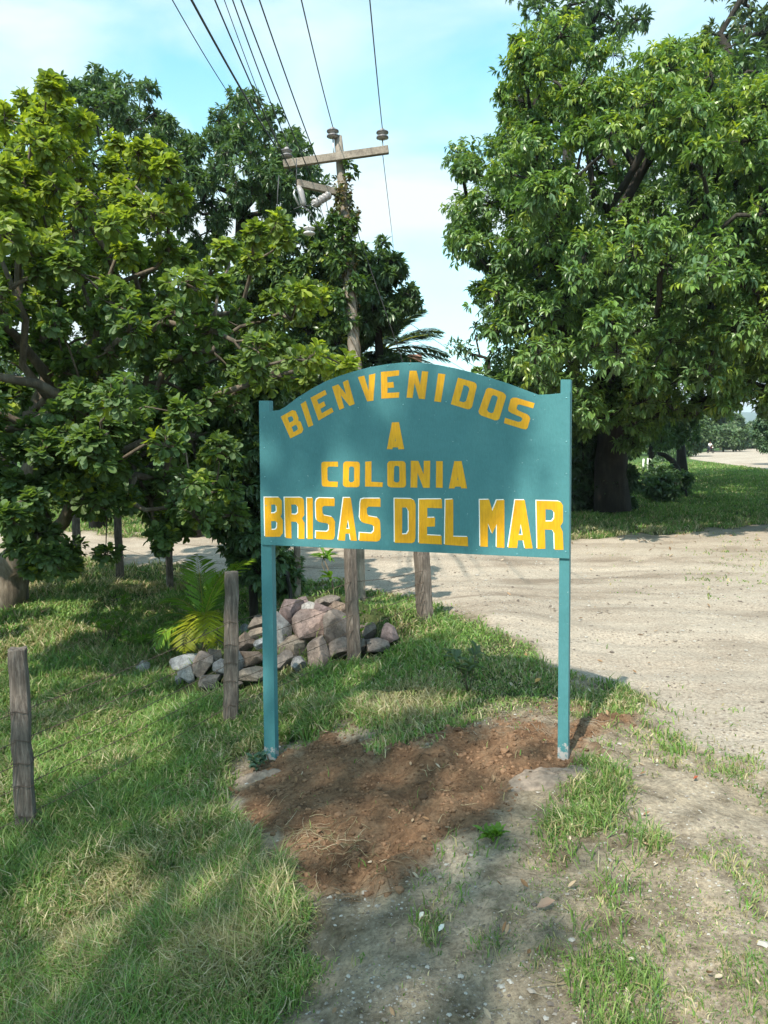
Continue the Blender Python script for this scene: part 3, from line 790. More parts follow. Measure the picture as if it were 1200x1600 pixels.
# ---- palms
def frond(mbv, base, az, el, L, nl, ll, lw, droop, col, twist=.0, up0=None):
    t = np.linspace(0, 1, 14)
    h = np.array([math.sin(az), math.cos(az), 0])
    pts = [np.array(base, float)]
    e = el
    for k in range(13):
        e -= droop*.6/13*(1+k/8)
        pts.append(pts[-1] + L/13*(h*math.cos(e)+np.array([0, 0, 1])*math.sin(e)))
    pts = np.array(pts)
    tt = np.linspace(.14, .99, nl)
    seg = tt*13; i = np.minimum(seg.astype(int), 12); f = (seg-i)[:, None]
    p = pts[i]*(1-f)+pts[i+1]*f; T = unit(pts[i+1]-pts[i])
    side = np.cross(T, [0, 0, 1.]); side = unit(side); up = np.cross(side, T)
    out = []
    for s in (-1, 1):
        prof = np.sin(np.clip(tt*1.05, 0, 1)*math.pi)**.6*.9+.1
        d = unit(side*s*.85+T*.65+up*.22*1+rng.normal(0, .06, p.shape)); LLn = ll*prof*rng.uniform(.9, 1.1, nl)
        c = np.array(col)[None]*rng.uniform(.85, 1.15, (nl, 1))
        out.append(leaves(p, d, up, LLn, np.full(nl, lw), c, PALM, .1))
    return pts, out
PALM = lance(.35, .0, .5)
def palm(name, label, base, stem_h, fr, col_fn, lw=.03, rs=.05):
    root = thing(name, base, label, 'palm')
    mb = MB(); b = np.array(base, float)
    mb.tube([b-np.array([0, 0, .1]), b+[0, 0, stem_h*.5], b+[0, 0, stem_h]], [rs, rs*.8, rs*.7], 8)
    mb.build('stem', M['twig'], root, True)
    for (az, el, L, nl, ll, dr, col) in fr:
        pts, out = frond(None, b+[0, 0, stem_h], az, el, L, nl, ll, lw, dr, col)
        Vs, Fl, Cs, n = [], {}, [], 0
        mb = MB(); mb.tube(pts, np.linspace(rs*.22, rs*.05, len(pts)), 5)
        for V in mb.V: Vs.append(V); Cs.append(np.repeat(np.array([[.30, .30, .05]]), len(V), 0)); 
        for k, L_ in mb.F.items():
            for f in L_: Fl.setdefault(k, []).append(f)
        n = mb.n
        for V, Fs, C in out:
            for f in Fs: Fl.setdefault(f.shape[1], []).append(f+n)
            Vs.append(V); Cs.append(C); n += len(V)
        npmesh('frond', np.concatenate(Vs), [np.concatenate(f) for f in Fl.values()], M['leaf_gloss'], root, np.concatenate(Cs))
    return root
pb = P(318, 962, 8.4); pb[2] = gz(pb[0], pb[1])
g1, g2, yy, dk = (.17, .30, .03), (.24, .36, .03), (.34, .36, .03), (.09, .17, .03)
palm('young_palm', 'young feathery palm with yellow-green fronds behind the rock pile', pb, .42,
     [(RAD(70), RAD(74), .95, 30, .30, .9, g2), (RAD(110), RAD(80), .85, 26, .28, .8, g1), (RAD(165), RAD(60), .75, 26, .28, 2.6, yy), (RAD(150), RAD(55), .7, 24, .26, 2.9, yy),
      (RAD(-60), RAD(55), .75, 24, .26, 1.5, g1), (RAD(-90), RAD(35), .85, 24, .26, 1.5, dk), (RAD(190), RAD(40), .7, 22, .24, 2.2, (.25,.27,.02)),
      (RAD(20), RAD(60), .8, 24, .26, 1.3, dk), (RAD(-130), RAD(30), .7, 22, .24, 1.8, g1), (RAD(-20), RAD(78), .9, 26, .27, .9, g1), (RAD(230), RAD(20), .6, 20, .22, 1.6, dk)], None, .024, .035)
cb = P(602, 600, 24); top = P(598, 548, 24)
hgt = top[2]-gz(cb[0], cb[1]); cb = np.array([top[0], top[1], top[2]-hgt])
blu = (.05, .085, .075)
palm('coconut_palm', 'palm crown with spiky bluish fronds above the arch right of the pole', cb, hgt,
     [(RAD(a), RAD(e), L*1.05, 50, .7, dr, blu) for a, e, L, dr in ((90,40,2.0,.9),(75,15,2.2,.7),(110,62,1.8,.8),(-80,60,1.7,.8),(-100,30,1.6,.8),(150,70,1.6,.7),(60,-5,2.0,.4),(180,35,1.5,1.2),(0,50,1.8,.9),(-30,70,1.6,.6),(100,0,2.1,.4),(120,25,2.0,.6),(-60,80,1.5,.5))],
     None, .075, .14)

# ---- the shade tree behind the viewpoint whose canopy dapples the foreground
def shade_tree():
    cl = []; SA = np.zeros((700, 3)); SB = np.zeros(700)
    for k in range(30000):
        z = rng.uniform(12.0, 16.0); gx = rng.uniform(-6.5, 1.4); gy = rng.uniform(-1.0, 7.4)
        x, y = gx-.45*z/1.15, gy-.85*z/1.15
        edge = float(np.interp(gy, [1.5, 2.4, 2.9, 3.3, 3.9, 4.25, 4.6, 5.1, 6.2, 6.7, 7.4], [.7, .72, .8, 1.0, 1.1, .85, .8, 1.0, 1.1, .8, .3]))
        if gx > edge-.45: continue
        if gx < -1.2 and rng.random() < .55: continue
        r = rng.uniform(.35, .6)
        p = np.array([x, y, z])
        if cl and (np.linalg.norm(SA[:len(cl)]-p, axis=1) < .66*(SB[:len(cl)]+r)).any(): continue
        SA[len(cl)] = p; SB[len(cl)] = r
        cl.append((p, r))
        if len(cl) > 140: break
    for px_, py_ in ((735, 735), (765, 770), (720, 780), (750, 700), (690, 745)):     # the bough whose soft shade lies right of the board's centre
        q = P(px_, py_, 4.5); t_ = (13.2-q[2])/SD[2]; cl.append((q+SD*t_, .26))
    b = np.array([-9.0, -9.5, gz(-9.0, -9.5)])
    tk = [b-[0, 0, .2], b+[0, 0, 4], b+[.5, .6, 7.5], b+[1, 1, 10.5]]
    tree('shade_tree', 'tall leafy tree standing outside the view whose high canopy dapples the foreground grass and sign', b, tk, .4, cl, 16, 6, .16, .08, PAL_R, T_RHB, 'leaf', 'bark', 1., .3, tw=.03, twig_frac=.2)
T_RHB = rhomb(.15)
shade_tree()

# ------------------------------------------------------------------ the welcome sign
A_ = P(404, 740, DL); B_ = P(892, 740, DR)
U_ = B_-A_; U_[2] = 0; WID = np.linalg.norm(U_); U_ /= WID
NRM = np.array([U_[1], -U_[0], 0.0])              # faces the camera
if NRM @ (CAM-A_) < 0: NRM = -NRM
ORG = np.array([A_[0], A_[1], 0])
def on_sign(px, py, off=0.0):
    d = R3 @ np.array([(px-600)/F, -(py-800)/F, -1.0])
    o = ORG+NRM*off
    t = ((o-CAM) @ NRM)/(d @ NRM)
    p = CAM+d*t
    return np.array([(p-ORG) @ U_, p[2]])
def sw(uw, off):                                   # sign coordinates -> world
    uw = np.asarray(uw, float)
    return ORG+U_*uw[..., 0:1]+np.array([0, 0, 1.])*uw[..., 1:2]+NRM*off
def slab(name, loops, off0, off1, mat, parent, col=None):
    """flat outline with optional holes, extruded from off0 (back) to off1 (front)"""
    loops = [np.asarray(l, float) for l in loops]
    pts = np.concatenate(loops)
    tris = geometry.tessellate_polygon([[Vector((p[0], p[1], 0)) for p in l] for l in loops])
    tris = np.array([list(t) for t in tris])
    n = len(pts)
    a, b, c = pts[tris[:, 0]], pts[tris[:, 1]], pts[tris[:, 2]]
    ar = (b[:, 0]-a[:, 0])*(c[:, 1]-a[:, 1])-(b[:, 1]-a[:, 1])*(c[:, 0]-a[:, 0])
    tris = np.where((ar > 0)[:, None], tris, tris[:, ::-1])
    V = sw(pts, off1); Fs3 = [tris]; F4 = []
    if off0 is not None:
        V = np.concatenate([V, sw(pts, off0)]); Fs3.append(tris[:, ::-1]+n)
        k = 0
        for l in loops:
            m = len(l); i = np.arange(m); j = (i+1) % m
            F4.append(np.stack([i+k, j+k, j+k+n, i+k+n], 1)); k += m
    fs = [np.concatenate(Fs3)]+([np.concatenate(F4)] if F4 else [])
    o = npmesh(name, V, fs, mat, parent)
    bm = bmesh.new(); bm.from_mesh(o.data); bmesh.ops.recalc_face_normals(bm, faces=bm.faces) if off0 is not None else None
    bm.to_mesh(o.data); bm.free()
    return o
gl = G(422, 1203); gr = G(878, 1203)
sign = thing('welcome_sign', sw([[WID/2, 0]], 0)[0]*[1, 1, 0]+[0, 0, (gl[2]+gr[2])/2], 'teal wooden welcome sign with an arched top and yellow lettering on two posts', 'sign')
PT = .006
top_px = [(421,642.5),(437,640.5),(448,634),(465,621),(486,608),(508,596),(530,587.5),(551,580.7),(578,573.5),(606,568.7),(630,566.3),(655,566.3),(683,569.7),(710,575),(737,581.7),
          (765,590),(792,598.6),(817,608),(841,616.8),(858,616.2),(875,614.5)]
panel_px = [(405,642.5)]+top_px+[(890.5,612),(889.5,873),(423,851.8),(408.5,851)]
panel = slab('panel', [[on_sign(*p, 0) for p in panel_px]], -.012, 0, M['teal'], sign)
bev = panel.modifiers.new('bevel', 'BEVEL'); bev.width = .0015; bev.segments = 1; bev.limit_method = 'ANGLE'
def post(pxt, pxb, wt_px, side, gpt, lab):
    """square post behind the panel: two px points of its outer edge"""
    a = on_sign(pxt[0], pxt[1], -.012); b = on_sign(pxb[0], pxb[1], -.012)
    a2 = on_sign(pxt[0]+wt_px[0], pxt[1], -.012); b2 = on_sign(pxb[0]+wt_px[1], pxb[1], -.012)
    ext = (b-a)/np.linalg.norm(b-a)*.3
    b = b+ext; b2 = b2+ext
    n = 40
    V, col = [], []
    t = np.linspace(0, 1, n)
    for k in t:
        l, r = a+(b-a)*k, a2+(b2-a2)*k
        z = l[1]; w = 1-np.clip((z-gpt[2])/.26, 0, 1)
        for q, off in ((l, -.0125), (r, -.0125), (r, -.058), (l, -.058)):
            V.append(sw(q[None], off)[0]); col.append([w*.62]*3)
    i = np.arange(n-1)[:, None]*4; j = np.arange(4)[None]; j2 = (j+1) % 4
    Fq = np.stack([i+j, i+j2, i+4+j2, i+4+j], -1).reshape(-1, 4)
    Fq = np.concatenate([Fq, [[0, 3, 2, 1]], [[4*n-4, 4*n-3, 4*n-2, 4*n-1]]])
    o = npmesh('post', np.array(V), [Fq], M['teal_post'], sign, np.array(col)); props(o, lab)
    bm = bmesh.new(); bm.from_mesh(o.data); bmesh.ops.recalc_face_normals(bm, faces=bm.faces); bm.to_mesh(o.data); bm.free()
    return a, a2, b, b2
def strip(px4, o0, o1, name='rail', mat=None):
    return slab(name, [[on_sign(*p, 0) for p in px4]], o0, o1, mat or M['teal'], sign)
post((404.5,626), (413,1203), (16, 17.5), -1, gl, 'left post with paint scraped grey at the foot')
post((876,593), (871,1203), (15.5, 16.5), 1, gr, 'right post with paint scraped grey at the foot')
# back rails carrying the sheet
for pts in ([(428,655),(872,632),(872,650),(428,672)], [(430,835),(872,853),(872,866),(430,848)]):
    slab('rail', [[on_sign(*p, -.03) for p in pts]], -.05, -.0125, M['teal'], sign)

GL = {
'B': ([(0,0),(.8,0),(.97,.09),(.97,.4),(.88,.49),(1,.58),(1,.9),(.83,1),(0,1)], [[(.36,.18),(.58,.18),(.66,.23),(.66,.36),(.58,.40),(.36,.40)], [(.36,.6),(.6,.6),(.68,.64),(.68,.77),(.6,.82),(.36,.82)]]),
'I': ([(0,0),(1,0),(1,1),(0,1)], []),
'E': ([(0,0),(1,0),(1,.2),(.35,.2),(.35,.41),(.7,.41),(.7,.61),(.35,.61),(.35,.8),(1,.8),(1,1),(0,1)], []),
'N': ([(0,0),(.38,0),(.66,.5),(.66,0),(1,0),(1,1),(.66,1),(.34,.45),(.34,1),(0,1)], []),
'V': ([(0,0),(.36,0),(.53,.6),(.64,0),(1,0),(.72,1),(.36,1)], []),
'D': ([(0,0),(.8,0),(.93,.03),(1,.12),(1,.88),(.93,.97),(.8,1),(0,1)], [[(.36,.2),(.58,.2),(.66,.27),(.66,.73),(.58,.8),(.36,.8)]]),
'O': ([(.18,0),(.82,0),(.94,.03),(1,.1),(1,.9),(.94,.97),(.82,1),(.18,1),(.06,.97),(0,.9),(0,.1),(.06,.03)], [[(.42,.19),(.58,.19),(.65,.25),(.65,.75),(.58,.81),(.42,.81),(.35,.75),(.35,.25)]]),
'S': ([(.2,0),(1,0),(1,.19),(.42,.19),(.35,.23),(.35,.36),(.42,.41),(.84,.45),(.95,.49),(1,.56),(1,.9),(.95,.97),(.82,1),(0,1),(0,.81),(.58,.81),(.68,.76),(.68,.66),(.6,.61),(.2,.58),(.06,.54),(0,.46),(0,.1),(.06,.03)], []),
'a': ([(.3,0),(.7,0),(1,1),(.68,1),(.65,.93),(.35,.93),(.32,1),(0,1)], [[(.5,.58),(.53,.70),(.47,.70)]]),
'A': ([(.3,0),(.68,0),(1,1),(.68,1),(.62,.84),(.40,.84),(.36,1),(0,1)], [[(.51,.50),(.60,.72),(.43,.72)]]),
'C': ([(.15,0),(1,0),(1,.2),(.45,.2),(.37,.26),(.37,.72),(.45,.79),(1,.79),(1,1),(.15,1),(.04,.97),(0,.9),(0,.1),(.04,.03)], []),
'L': ([(0,0),(.36,0),(.36,.8),(1,.81),(1,1),(0,1)], []),
'R': ([(0,0),(.82,0),(.95,.03),(1,.08),(1,.42),(.88,.52),(1,.62),(1,1),(.68,1),(.68,.66),(.58,.6),(.32,.6),(.32,1),(0,1)], [[(.34,.18),(.58,.18),(.68,.24),(.68,.36),(.58,.42),(.34,.42)]]),
'M': ([(0,0),(.37,0),(.52,.23),(.69,0),(1,0),(1,1),(.68,1),(.68,.5),(.5,.72),(.32,.5),(.32,1),(0,1)], []),
}
def quad_letters(org, items):
    k = 1/4.6154; r = []
    for g, q in items:
        r.append((g, [(org[0]+x*k, org[1]+y*k) for x, y in q]))
    return r
def bx(x0, y0, x1, y1, dx=0): return [(x0, y0), (x1, y0), (x1+dx, y1), (x0+dx, y1)]
Z1, Z2, Z3, Z4 = (400,560), (640,560), (400,700), (640,700)
W1 = quad_letters(Z1, [('B', [(178,420),(284,362),(350,526),(247,578)]), ('I', [(322,330),(360,308),(413,480),(378,497)]), ('E', [(392,285),(498,228),(558,385),(450,448)]),
      ('N', [(548,205),(665,155),(712,328),(600,372)]), ('V', [(733,136),(862,108),(880,300),(757,317)]), ('E', [(900,98),(1032,85),(1033,284),(905,291)]),
      ('N', [(1108,88),(1243,95),(1218,295),(1087,282)])]) + \
     quad_letters(Z2, [('I', [(207,108),(258,114),(226,316),(178,308)]), ('D', [(350,140),(492,180),(443,375),(298,332)]),
      ('O', [(560,203),(702,258),(640,455),(492,402)]), ('S', [(735,275),(902,322),(845,520),(678,465)])])
W2 = quad_letters(Z1, [('a', bx(945,460,1068,655))])
W3 = quad_letters(Z3, [('C', [(472,98),(590,98),(590,282),(475,278)]), ('O', [(628,96),(750,98),(750,282),(626,282)]), ('L', [(787,97),(914,97),(914,282),(787,278)]),
      ('O', [(948,93),(1080,93),(1083,286),(948,284)]), ('N', [(1118,92),(1256,93),(1254,286),(1116,285)])]) + \
     quad_letters(Z4, [('I', [(191,93),(240,94),(240,288),(190,286)]), ('a', bx(283,93,414,291))])
W4 = quad_letters(Z3, [('B', [(58,355),(188,355),(192,640),(64,640)]), ('R', [(205,355),(343,355),(348,653),(210,648)]), ('I', [(365,357),(408,357),(408,655),(368,655)]),
      ('S', [(430,360),(566,362),(566,660),(430,655)]), ('A', [(592,360),(722,360),(726,668),(590,664)]), ('S', [(748,362),(896,362),(896,674),(744,670)]),
      ('D', [(995,365),(1148,368),(1150,686),(1000,680)])]) + \
     quad_letters(Z4, [('E', [(68,368),(231,368),(230,695),(66,688)]), ('L', [(255,370),(420,372),(420,706),(253,698)]), ('M', [(505,372),(680,374),(680,717),(507,712)]),
      ('A', [(708,375),(884,378),(884,723),(708,717)]), ('R', [(910,378),(1103,384),(1105,732),(917,725)])])
def letter(g, q, off, mat, name, parent, sh=(0, 0), lab=None):
    q = [np.array(p) for p in q]
    def mp_(u, v): return (q[0]*(1-u)+q[1]*u)*(1-v)+(q[3]*(1-u)+q[2]*u)*v
    out, holes = GL[g]
    jit = random.Random(ord(g)*31+int(q[0][0]))
    loops = []
    for lp in [out]+holes:
        pts = []
        for u, v in lp:
            p = mp_(u+jit.uniform(-.015, .015), v+jit.uniform(-.008, .008))+np.array(sh)
            pts.append(on_sign(p[0], p[1], 0))
        loops.append(pts)
    o = slab(name, loops, None, off, mat, parent)
    if lab: props(o, lab)
    return o
for word, lab, wh in ((W1, 'BIENVENIDOS', 0), (W2, 'A', 0), (W3, 'COLONIA', 0), (W4, 'BRISAS DEL MAR', 1)):
    for g, q in word:
        letter(g, q, .0006, M['yellow'], 'letter', sign, (.5, .3) if wh else (0, 0), 'yellow painted letter %s of the line %s' % (g.upper(), lab))
        if wh: letter(g, q, .0003, M['white_paint'], 'letter_outline', sign, (-.95, -1.15), 'white edge of the letter %s' % g)
for px, py in ((413,652),(413,700),(414,745),(416,790),(424,846),(470,623),(606,572),(640,569),(700,575),(765,594),(835,618),(885,622),(885,690),(885,740),(884,800),(884,862),
               (560,637),(630,632),(697,628),(745,859),(808,866),(566,857),(500,853),(458,851)):
    c = on_sign(px, py, 0); mb = MB(); p0 = sw(c[None], -.004)[0]
    mb.tube([p0, p0+NRM*.0055, p0+NRM*.0072], [.0042, .0042, .0018], 8)
    mb.build('screw', M['screw'], sign, True)
# packed footings round the post feet
def footing(c, rx, ry, h, lab, az=0):
    n, k = 9, 26; V = []; c = np.array(c)
    for i in range(n):
        t = i/(n-1)
        for j in range(k):
            a = 2*math.pi*j/k
            w = 1+.25*math.sin(2*a+1)+.12*math.sin(3*a+az)+rng.uniform(-.05, .05)
            x = c[0]+rx*t*w*math.cos(a); y = c[1]+ry*t*w*math.sin(a)
            V.append([x, y, gz(x, y)+h*(1-t**2.2)-.012*(t > .95)+.006*rng.normal()])
    i = np.arange(n-1)[:, None]*k; j = np.arange(k)[None]; j2 = (j+1) % k
    Fq = np.stack([i+j, i+k+j, i+k+j2, i+j2], -1).reshape(-1, 4)
    o = npmesh('concrete_footing', np.array(V), [Fq], M['concrete'], None, None, True)
    bm = bmesh.new(); bm.from_mesh(o.data); bmesh.ops.recalc_face_normals(bm, faces=bm.faces); bm.to_mesh(o.data); bm.free()
    props(o, lab, 'footing', 'packed footings at the sign posts')
g1_ = G(400, 1214); footing(g1_, .13, .08, .03, 'small grey dusty footing mound at the foot of the left sign post')
g2_ = G(868, 1213); footing(g2_, .25, .15, .02, 'wide flat grey footing spread round the foot of the right sign post', 2)

# ------------------------------------------------------------------ fences
def fence_post(parent, px0, py0, px1, py1, w, mat, lab, D=None, sag=.25, name='fence_post'):
    """weathered post from its foot pixel (px1,py1) on the ground up to (px0,py0)"""
    b, D0 = Gd(px1, py1)
    if D is not None:
        D0 = D; b = P(px1, py1, D); b[2] = min(b[2], gz(b[0], b[1]))
    top = P(px0, py0, D0)
    r = w/2/F*D0
    n = 16; t = np.linspace(0, 1, n)[:, None]
    foot = b-(top-b)/np.linalg.norm(top-b)*.15
    pts = foot*(1-t)+top*t+rng.normal(0, .0025, (n, 3))
    V = []; k = 12
    aa = np.arange(k)*2*math.pi/k+.2; prof = (np.abs(np.cos(aa))**5+np.abs(np.sin(aa))**5)**(-1/5.)*.93*(1+rng.uniform(-.07, .07, k))
    for i in range(n):
        a = aa+.35
        rr = r*prof*(1+.10*(1-t[i, 0]))*(1+rng.uniform(-.02, .02, k))
        if i == n-1: rr = rr*.97
        V.append(np.stack([pts[i, 0]+rr*np.cos(a), pts[i, 1]+rr*np.sin(a), np.full(k, pts[i, 2])+(rng.uniform(-.008, .006, k) if i == n-1 else 0)], 1))
    V.append([pts[-1]-[0, 0, .004]]); V = np.concatenate(V)
    i = np.arange(n-1)[:, None]*k; j = np.arange(k)[None]; j2 = (j+1) % k
    Fq = np.stack([i+j, i+j2, i+k+j2, i+k+j], -1).reshape(-1, 4)
    jj = np.arange(k)
    o = npmesh(name, V, [Fq, np.stack([np.full(k, len(V)-1), (n-1)*k+jj, (n-1)*k+(jj+1) % k], 1)], mat, parent)
    bv = o.modifiers.new('bevel', 'BEVEL'); bv.width = .006; bv.segments = 2; bv.limit_method = 'ANGLE'; bv.angle_limit = RAD(28)
    if lab: props(o, lab)
    return b, top, r
def wire_strand(parent, pts, r=.0028, barb=True, mat='rust_wire', sag=.03, name='barbed_wire'):
    mb = MB(); full = []
    for a, b in zip(pts[:-1], pts[1:]):
        n = 14; t = np.linspace(0, 1, n)[:, None]
        q = a*(1-t)+b*t; q[:, 2] -= sag*4*(t*(1-t))[:, 0]
        full.append(q if not full else q[1:])
        if barb:
            L = np.linalg.norm(b-a); m = int(L/.13)
            for s in range(1, m):
                c = a+(b-a)*s/m-[0, 0, sag*4*(s/m)*(1-s/m)]
                for _ in range(2):
                    d = unit(rng.normal(0, 1, 3))*.014
                    mb.tube([c-d, c+d], r*.7, 3)
    mb.tube(np.concatenate(full), r, 4)
    return mb.build(name, M[mat], parent)
f0 = G(40, 1310)
fence = thing('barbed_wire_fence', f0, 'old barbed wire fence on weathered grey posts running from lower left past the rock pile', 'fence')
near_posts = [(27, 1012, 42, 1308, 30, 'nearest grey post leaning at the left edge', None), (362, 893, 361, 1130, 22, 'square grey post just left of the sign', None),
              (546, 843, 554, 1035, 20, 'dark post standing in front of the right side of the rock pile', None), (658, 850, 665, 972, 24, 'dark split post nearest the road', None)]
PB = []
for a in near_posts:
    PB.append(fence_post(fence, a[0], a[1], a[2], a[3], a[4], M['post_wood'], a[5], a[6]))
# the line continues toward the viewer beyond the left edge
ext = []
for fr in (.33, .48, .60, .72, .88):
    pts = [b+(t-b)*(1-fr)-unit(np.array([t[0]-b[0]+.3, -1, 0]))*0 + np.array([0, -r*1.05, 0]) for b, t, r in PB]
    first = pts[0]+(pts[0]-pts[1])*1.2; first[2] = pts[0][2]-.1
    wire_strand(fence, [first]+pts, sag=.02)
for (b, t, r) in PB[:2]:
    for fr in (.33, .48, .60, .72, .88):           # the strands are stapled round the post
        c = b+(t-b)*(1-fr); mb = MB()
        a = np.linspace(math.pi*.9, math.pi*2.1, 9)
        mb.tube(np.stack([c[0]+r*1.17*np.cos(a), c[1]+r*1.17*np.sin(a), c[2]+.012*np.sin(a*3)], 1), .0022, 4)
        mb.build('wire_tie', M['rust_wire'], fence)
fence2 = thing('roadside_fence', G(265, 915), 'second line of slim posts along the near edge of the dirt road', 'fence')
PB2 = []
for a in ((118, 800, 122, 905, 13, M['post_wood'], 'dark post under the leaves at far left'), (183, 795, 188, 910, 12, M['post_wood'], 'dark slim post in the gap of the leaves'), (263, 822, 266, 920, 11, M['post_wood'], 'slim post with peeling bark left of the palm'),
          (464, 830, 465, 938, 11, M['pale_post'], 'thin pale post behind the top of the rock pile'), (561, 830, 563, 938, 15, M['pale_post'], 'pale post behind the dark fence post')):
    PB2.append(fence_post(fence2, *a[:5], a[5], a[6]))
for fr in (.25, .5, .75):
    wire_strand(fence2, [b+(t-b)*(1-fr)+[0, -r*1.05, 0] for b, t, r in PB2], barb=False, sag=.03, r=.002)
# white stakes in the far field
for i, (px, py, h) in enumerate(((1005, 733, 16), (1012, 728, 12), (1017, 724, 9))):
    b = P(px, py, 52); zt = b[2]+h/F*52; z0 = gz(b[0], b[1])
    mb = MB(); mb.tube([[b[0], b[1], z0], [b[0], b[1], (z0+zt)/2], [b[0]+.02, b[1], zt]], [.07, .065, .06], 8)
    o = mb.build('stake', M['white_paint'], None, True)
    props(o, ['tallest white stake in the bright field between the shaded trunks', 'middle white stake in the bright field between the shaded trunks', 'farthest and shortest white stake in the bright field'][i], 'stake', 'white stakes in the far field')
# white blocks filling the bright gaps between the trunks
for px, py, w, h, lab in ((916, 712, 15, 44, 'white block glimpsed left of the dark trunks'), (943, 722, 9, 34, 'narrow white block glimpsed between the dark trunks')):
    b = P(px, py, 60); z0 = gz(b[0], b[1]); top = P(px, py-h/2, 60)[2]
    mb = MB(); W_ = w/F*60
    mb.box([b[0], b[1], (z0+top)/2], [W_, 3, top-z0]); mb.box([b[0], b[1], top+.06], [W_+.3, 3.3, .12])
    o = thing('white_block', [b[0], b[1], z0], lab, 'white_block', 'white blocks beyond the trees'); mb.build('wall', M['plaster'], o)
hb = P(645, 553, 40); hz0 = gz(hb[0], hb[1])
hs = thing('house', [hb[0], hb[1], hz0], 'terracotta pink house top showing above the arch beside the palm', 'house')
mb = MB(); topz = P(645, 549, 40)[2]; mb.box([hb[0]+.1, hb[1], (hz0+topz)/2-.1], [.7, .8, topz-hz0-.2]); mb.build('chimney', M['pink_wall'], hs)
mb = MB(); mb.box([hb[0]-1, hb[1]+3, (hz0+topz-2)/2], [7, 5, topz-2-hz0]); mb.build('wall', M['pink_wall'], hs)

# ------------------------------------------------------------------ rock pile
_ico = bmesh.new(); bmesh.ops.create_icosphere(_ico, subdivisions=4, radius=1)
ICO_V = np.array([v.co[:] for v in _ico.verts]); ICO_F = np.array([[v.index for v in f.verts] for f in _ico.faces]); _ico.free()
def rock(c, r, col, label, group, seed, name='rock', cuts=14, rz=0, tilt=0):
    rg = np.random.default_rng(seed)
    V = ICO_V.copy()
    for _ in range(cuts):
        n = unit(rg.normal(0, 1, 3)); d = rg.uniform(.46, .80)
        ex = V @ n - d; V = V-np.maximum(ex, 0)[:, None]*n*.99
    ph = rg.uniform(0, 6, 6)
    V = V*1.12*(1+.03*np.sin(V[:, :1]*3+ph[0])*np.sin(V[:, 1:2]*3+ph[1])+.010*np.sin(V[:, 2:3]*13+ph[2]+3*V[:, :1])+.007*np.sin(V[:, :1]*19+ph[3]+5*V[:, 1:2]))
    ca, sa = math.cos(rz), math.sin(rz); ct, st = math.cos(tilt), math.sin(tilt)
    V = V*np.asarray(r)
    V = V @ np.array([[ct, 0, -st], [0, 1, 0], [st, 0, ct]])
    V = V @ np.array([[ca, sa, 0], [-sa, ca, 0], [0, 0, 1]])
    o = npmesh(name, V, [ICO_F], M['rock'], None, np.broadcast_to(col, V.shape), False)
    o.location = Vector([float(x) for x in c])
    return props(o, label, 'rock', group)
K = {'pale': (.29, .275, .265), 'grey': (.24, .235, .24), 'blue': (.27, .28, .30), 'purple': (.155, .118, .118), 'pink': (.24, .175, .155), 'tan': (.22, .18, .145), 'rust': (.16, .12, .095),
     'brown': (.15, .125, .105), 'rose': (.235, .185, .16), 'dull': (.16, .135, .12)}
RK = [(93,463,58,50,'pale','small pale grey rock lying alone left of the pile',0),
 (228,450,95,66,'blue','large pale bluish rock at the left end of the pile',-.2), (238,488,58,52,'pale','rounded pale rock in front of the large bluish one',0), (205,505,34,34,'grey','small grey rock at the very left foot of the pile',0),
 (292,452,66,80,'rose','rose-brown upright rock right of the large bluish rock',.4), (337,392,46,40,'rose','pale pinkish rock on the left shoulder of the pile',0), (325,428,56,60,'brown','brown rock above the rose-brown upright rock',.3),
 (307,508,80,48,'dull','flat dull brown rock at the front foot left of the square post',0), (395,455,60,95,'pale','upright pale slab directly behind the square fence post',.1), (345,468,48,62,'grey','grey-brown rock left of the square fence post',.2),
 (420,388,60,62,'rust','rust-coloured rock right of the square post',.5), (420,346,42,40,'grey','small grey rock high beside the square post',0), (468,322,66,52,'brown','pale brown rock by the left edge of the sign post',-.3),
 (455,356,58,42,'tan','tan rock under the pale brown one by the sign post',-.3), (468,388,62,46,'blue','blue-grey rock just behind the left sign post',-.6), (532,348,82,98,'pale','big whitish rock leaning right of the left sign post',-.7),
 (570,278,72,92,'purple','tall purple-brown rock at the upper left of the heap',-.5), (611,250,40,34,'purple','small dark rock on the top beside the thin pale post',0), (622,284,72,54,'pale','whitish split rock near the top of the pile',.1),
 (674,300,92,96,'purple','mottled purple rock in the middle of the top',.2), (684,252,76,44,'dull','grey-brown rock crowning the pile',0), (722,272,88,52,'rust','reddish rock under the crown against the dark post',.25),
 (628,345,150,96,'pink','largest pinkish rock with a crack in the centre of the pile',.05), (577,396,112,58,'tan','flat oval tan rock under the largest pinkish rock',-.12), (722,352,92,118,'dull','long grey-brown rock leaning on the dark post',-.5),
 (655,425,90,100,'rose','rose-grey pointed rock at the front centre',.1), (592,452,58,62,'grey','grey rock low in front of the flat oval one',0), (545,440,72,52,'dull','dull rock low right of the left sign post',0),
 (443,438,74,66,'rust','brown rock right of the square post half way down',0), (452,490,88,48,'tan','low tan rock at the front foot by the sign post',0), (728,408,80,58,'dull','grey rock at the foot of the dark post',-.4),
 (822,345,56,62,'brown','brown rock just right of the dark post',.2), (886,360,64,58,'purple','greyish purple rock at the right end of the pile',.1), (840,392,96,52,'dull','flat rock in the grass at the right end',0),
 (614,500,64,36,'dull','low rock sunk in grass at the front of the pile',0), (790,400,60,50,'brown','small brown rock between dark post and flat rock',0), (500,430,50,50,'brown','brown rock wedged behind the left sign post',0),
 (275,405,40,28,'rust','small rusty rock at the back left of the pile',0), (385,520,50,30,'dull','half-buried rock before the square post',0)]
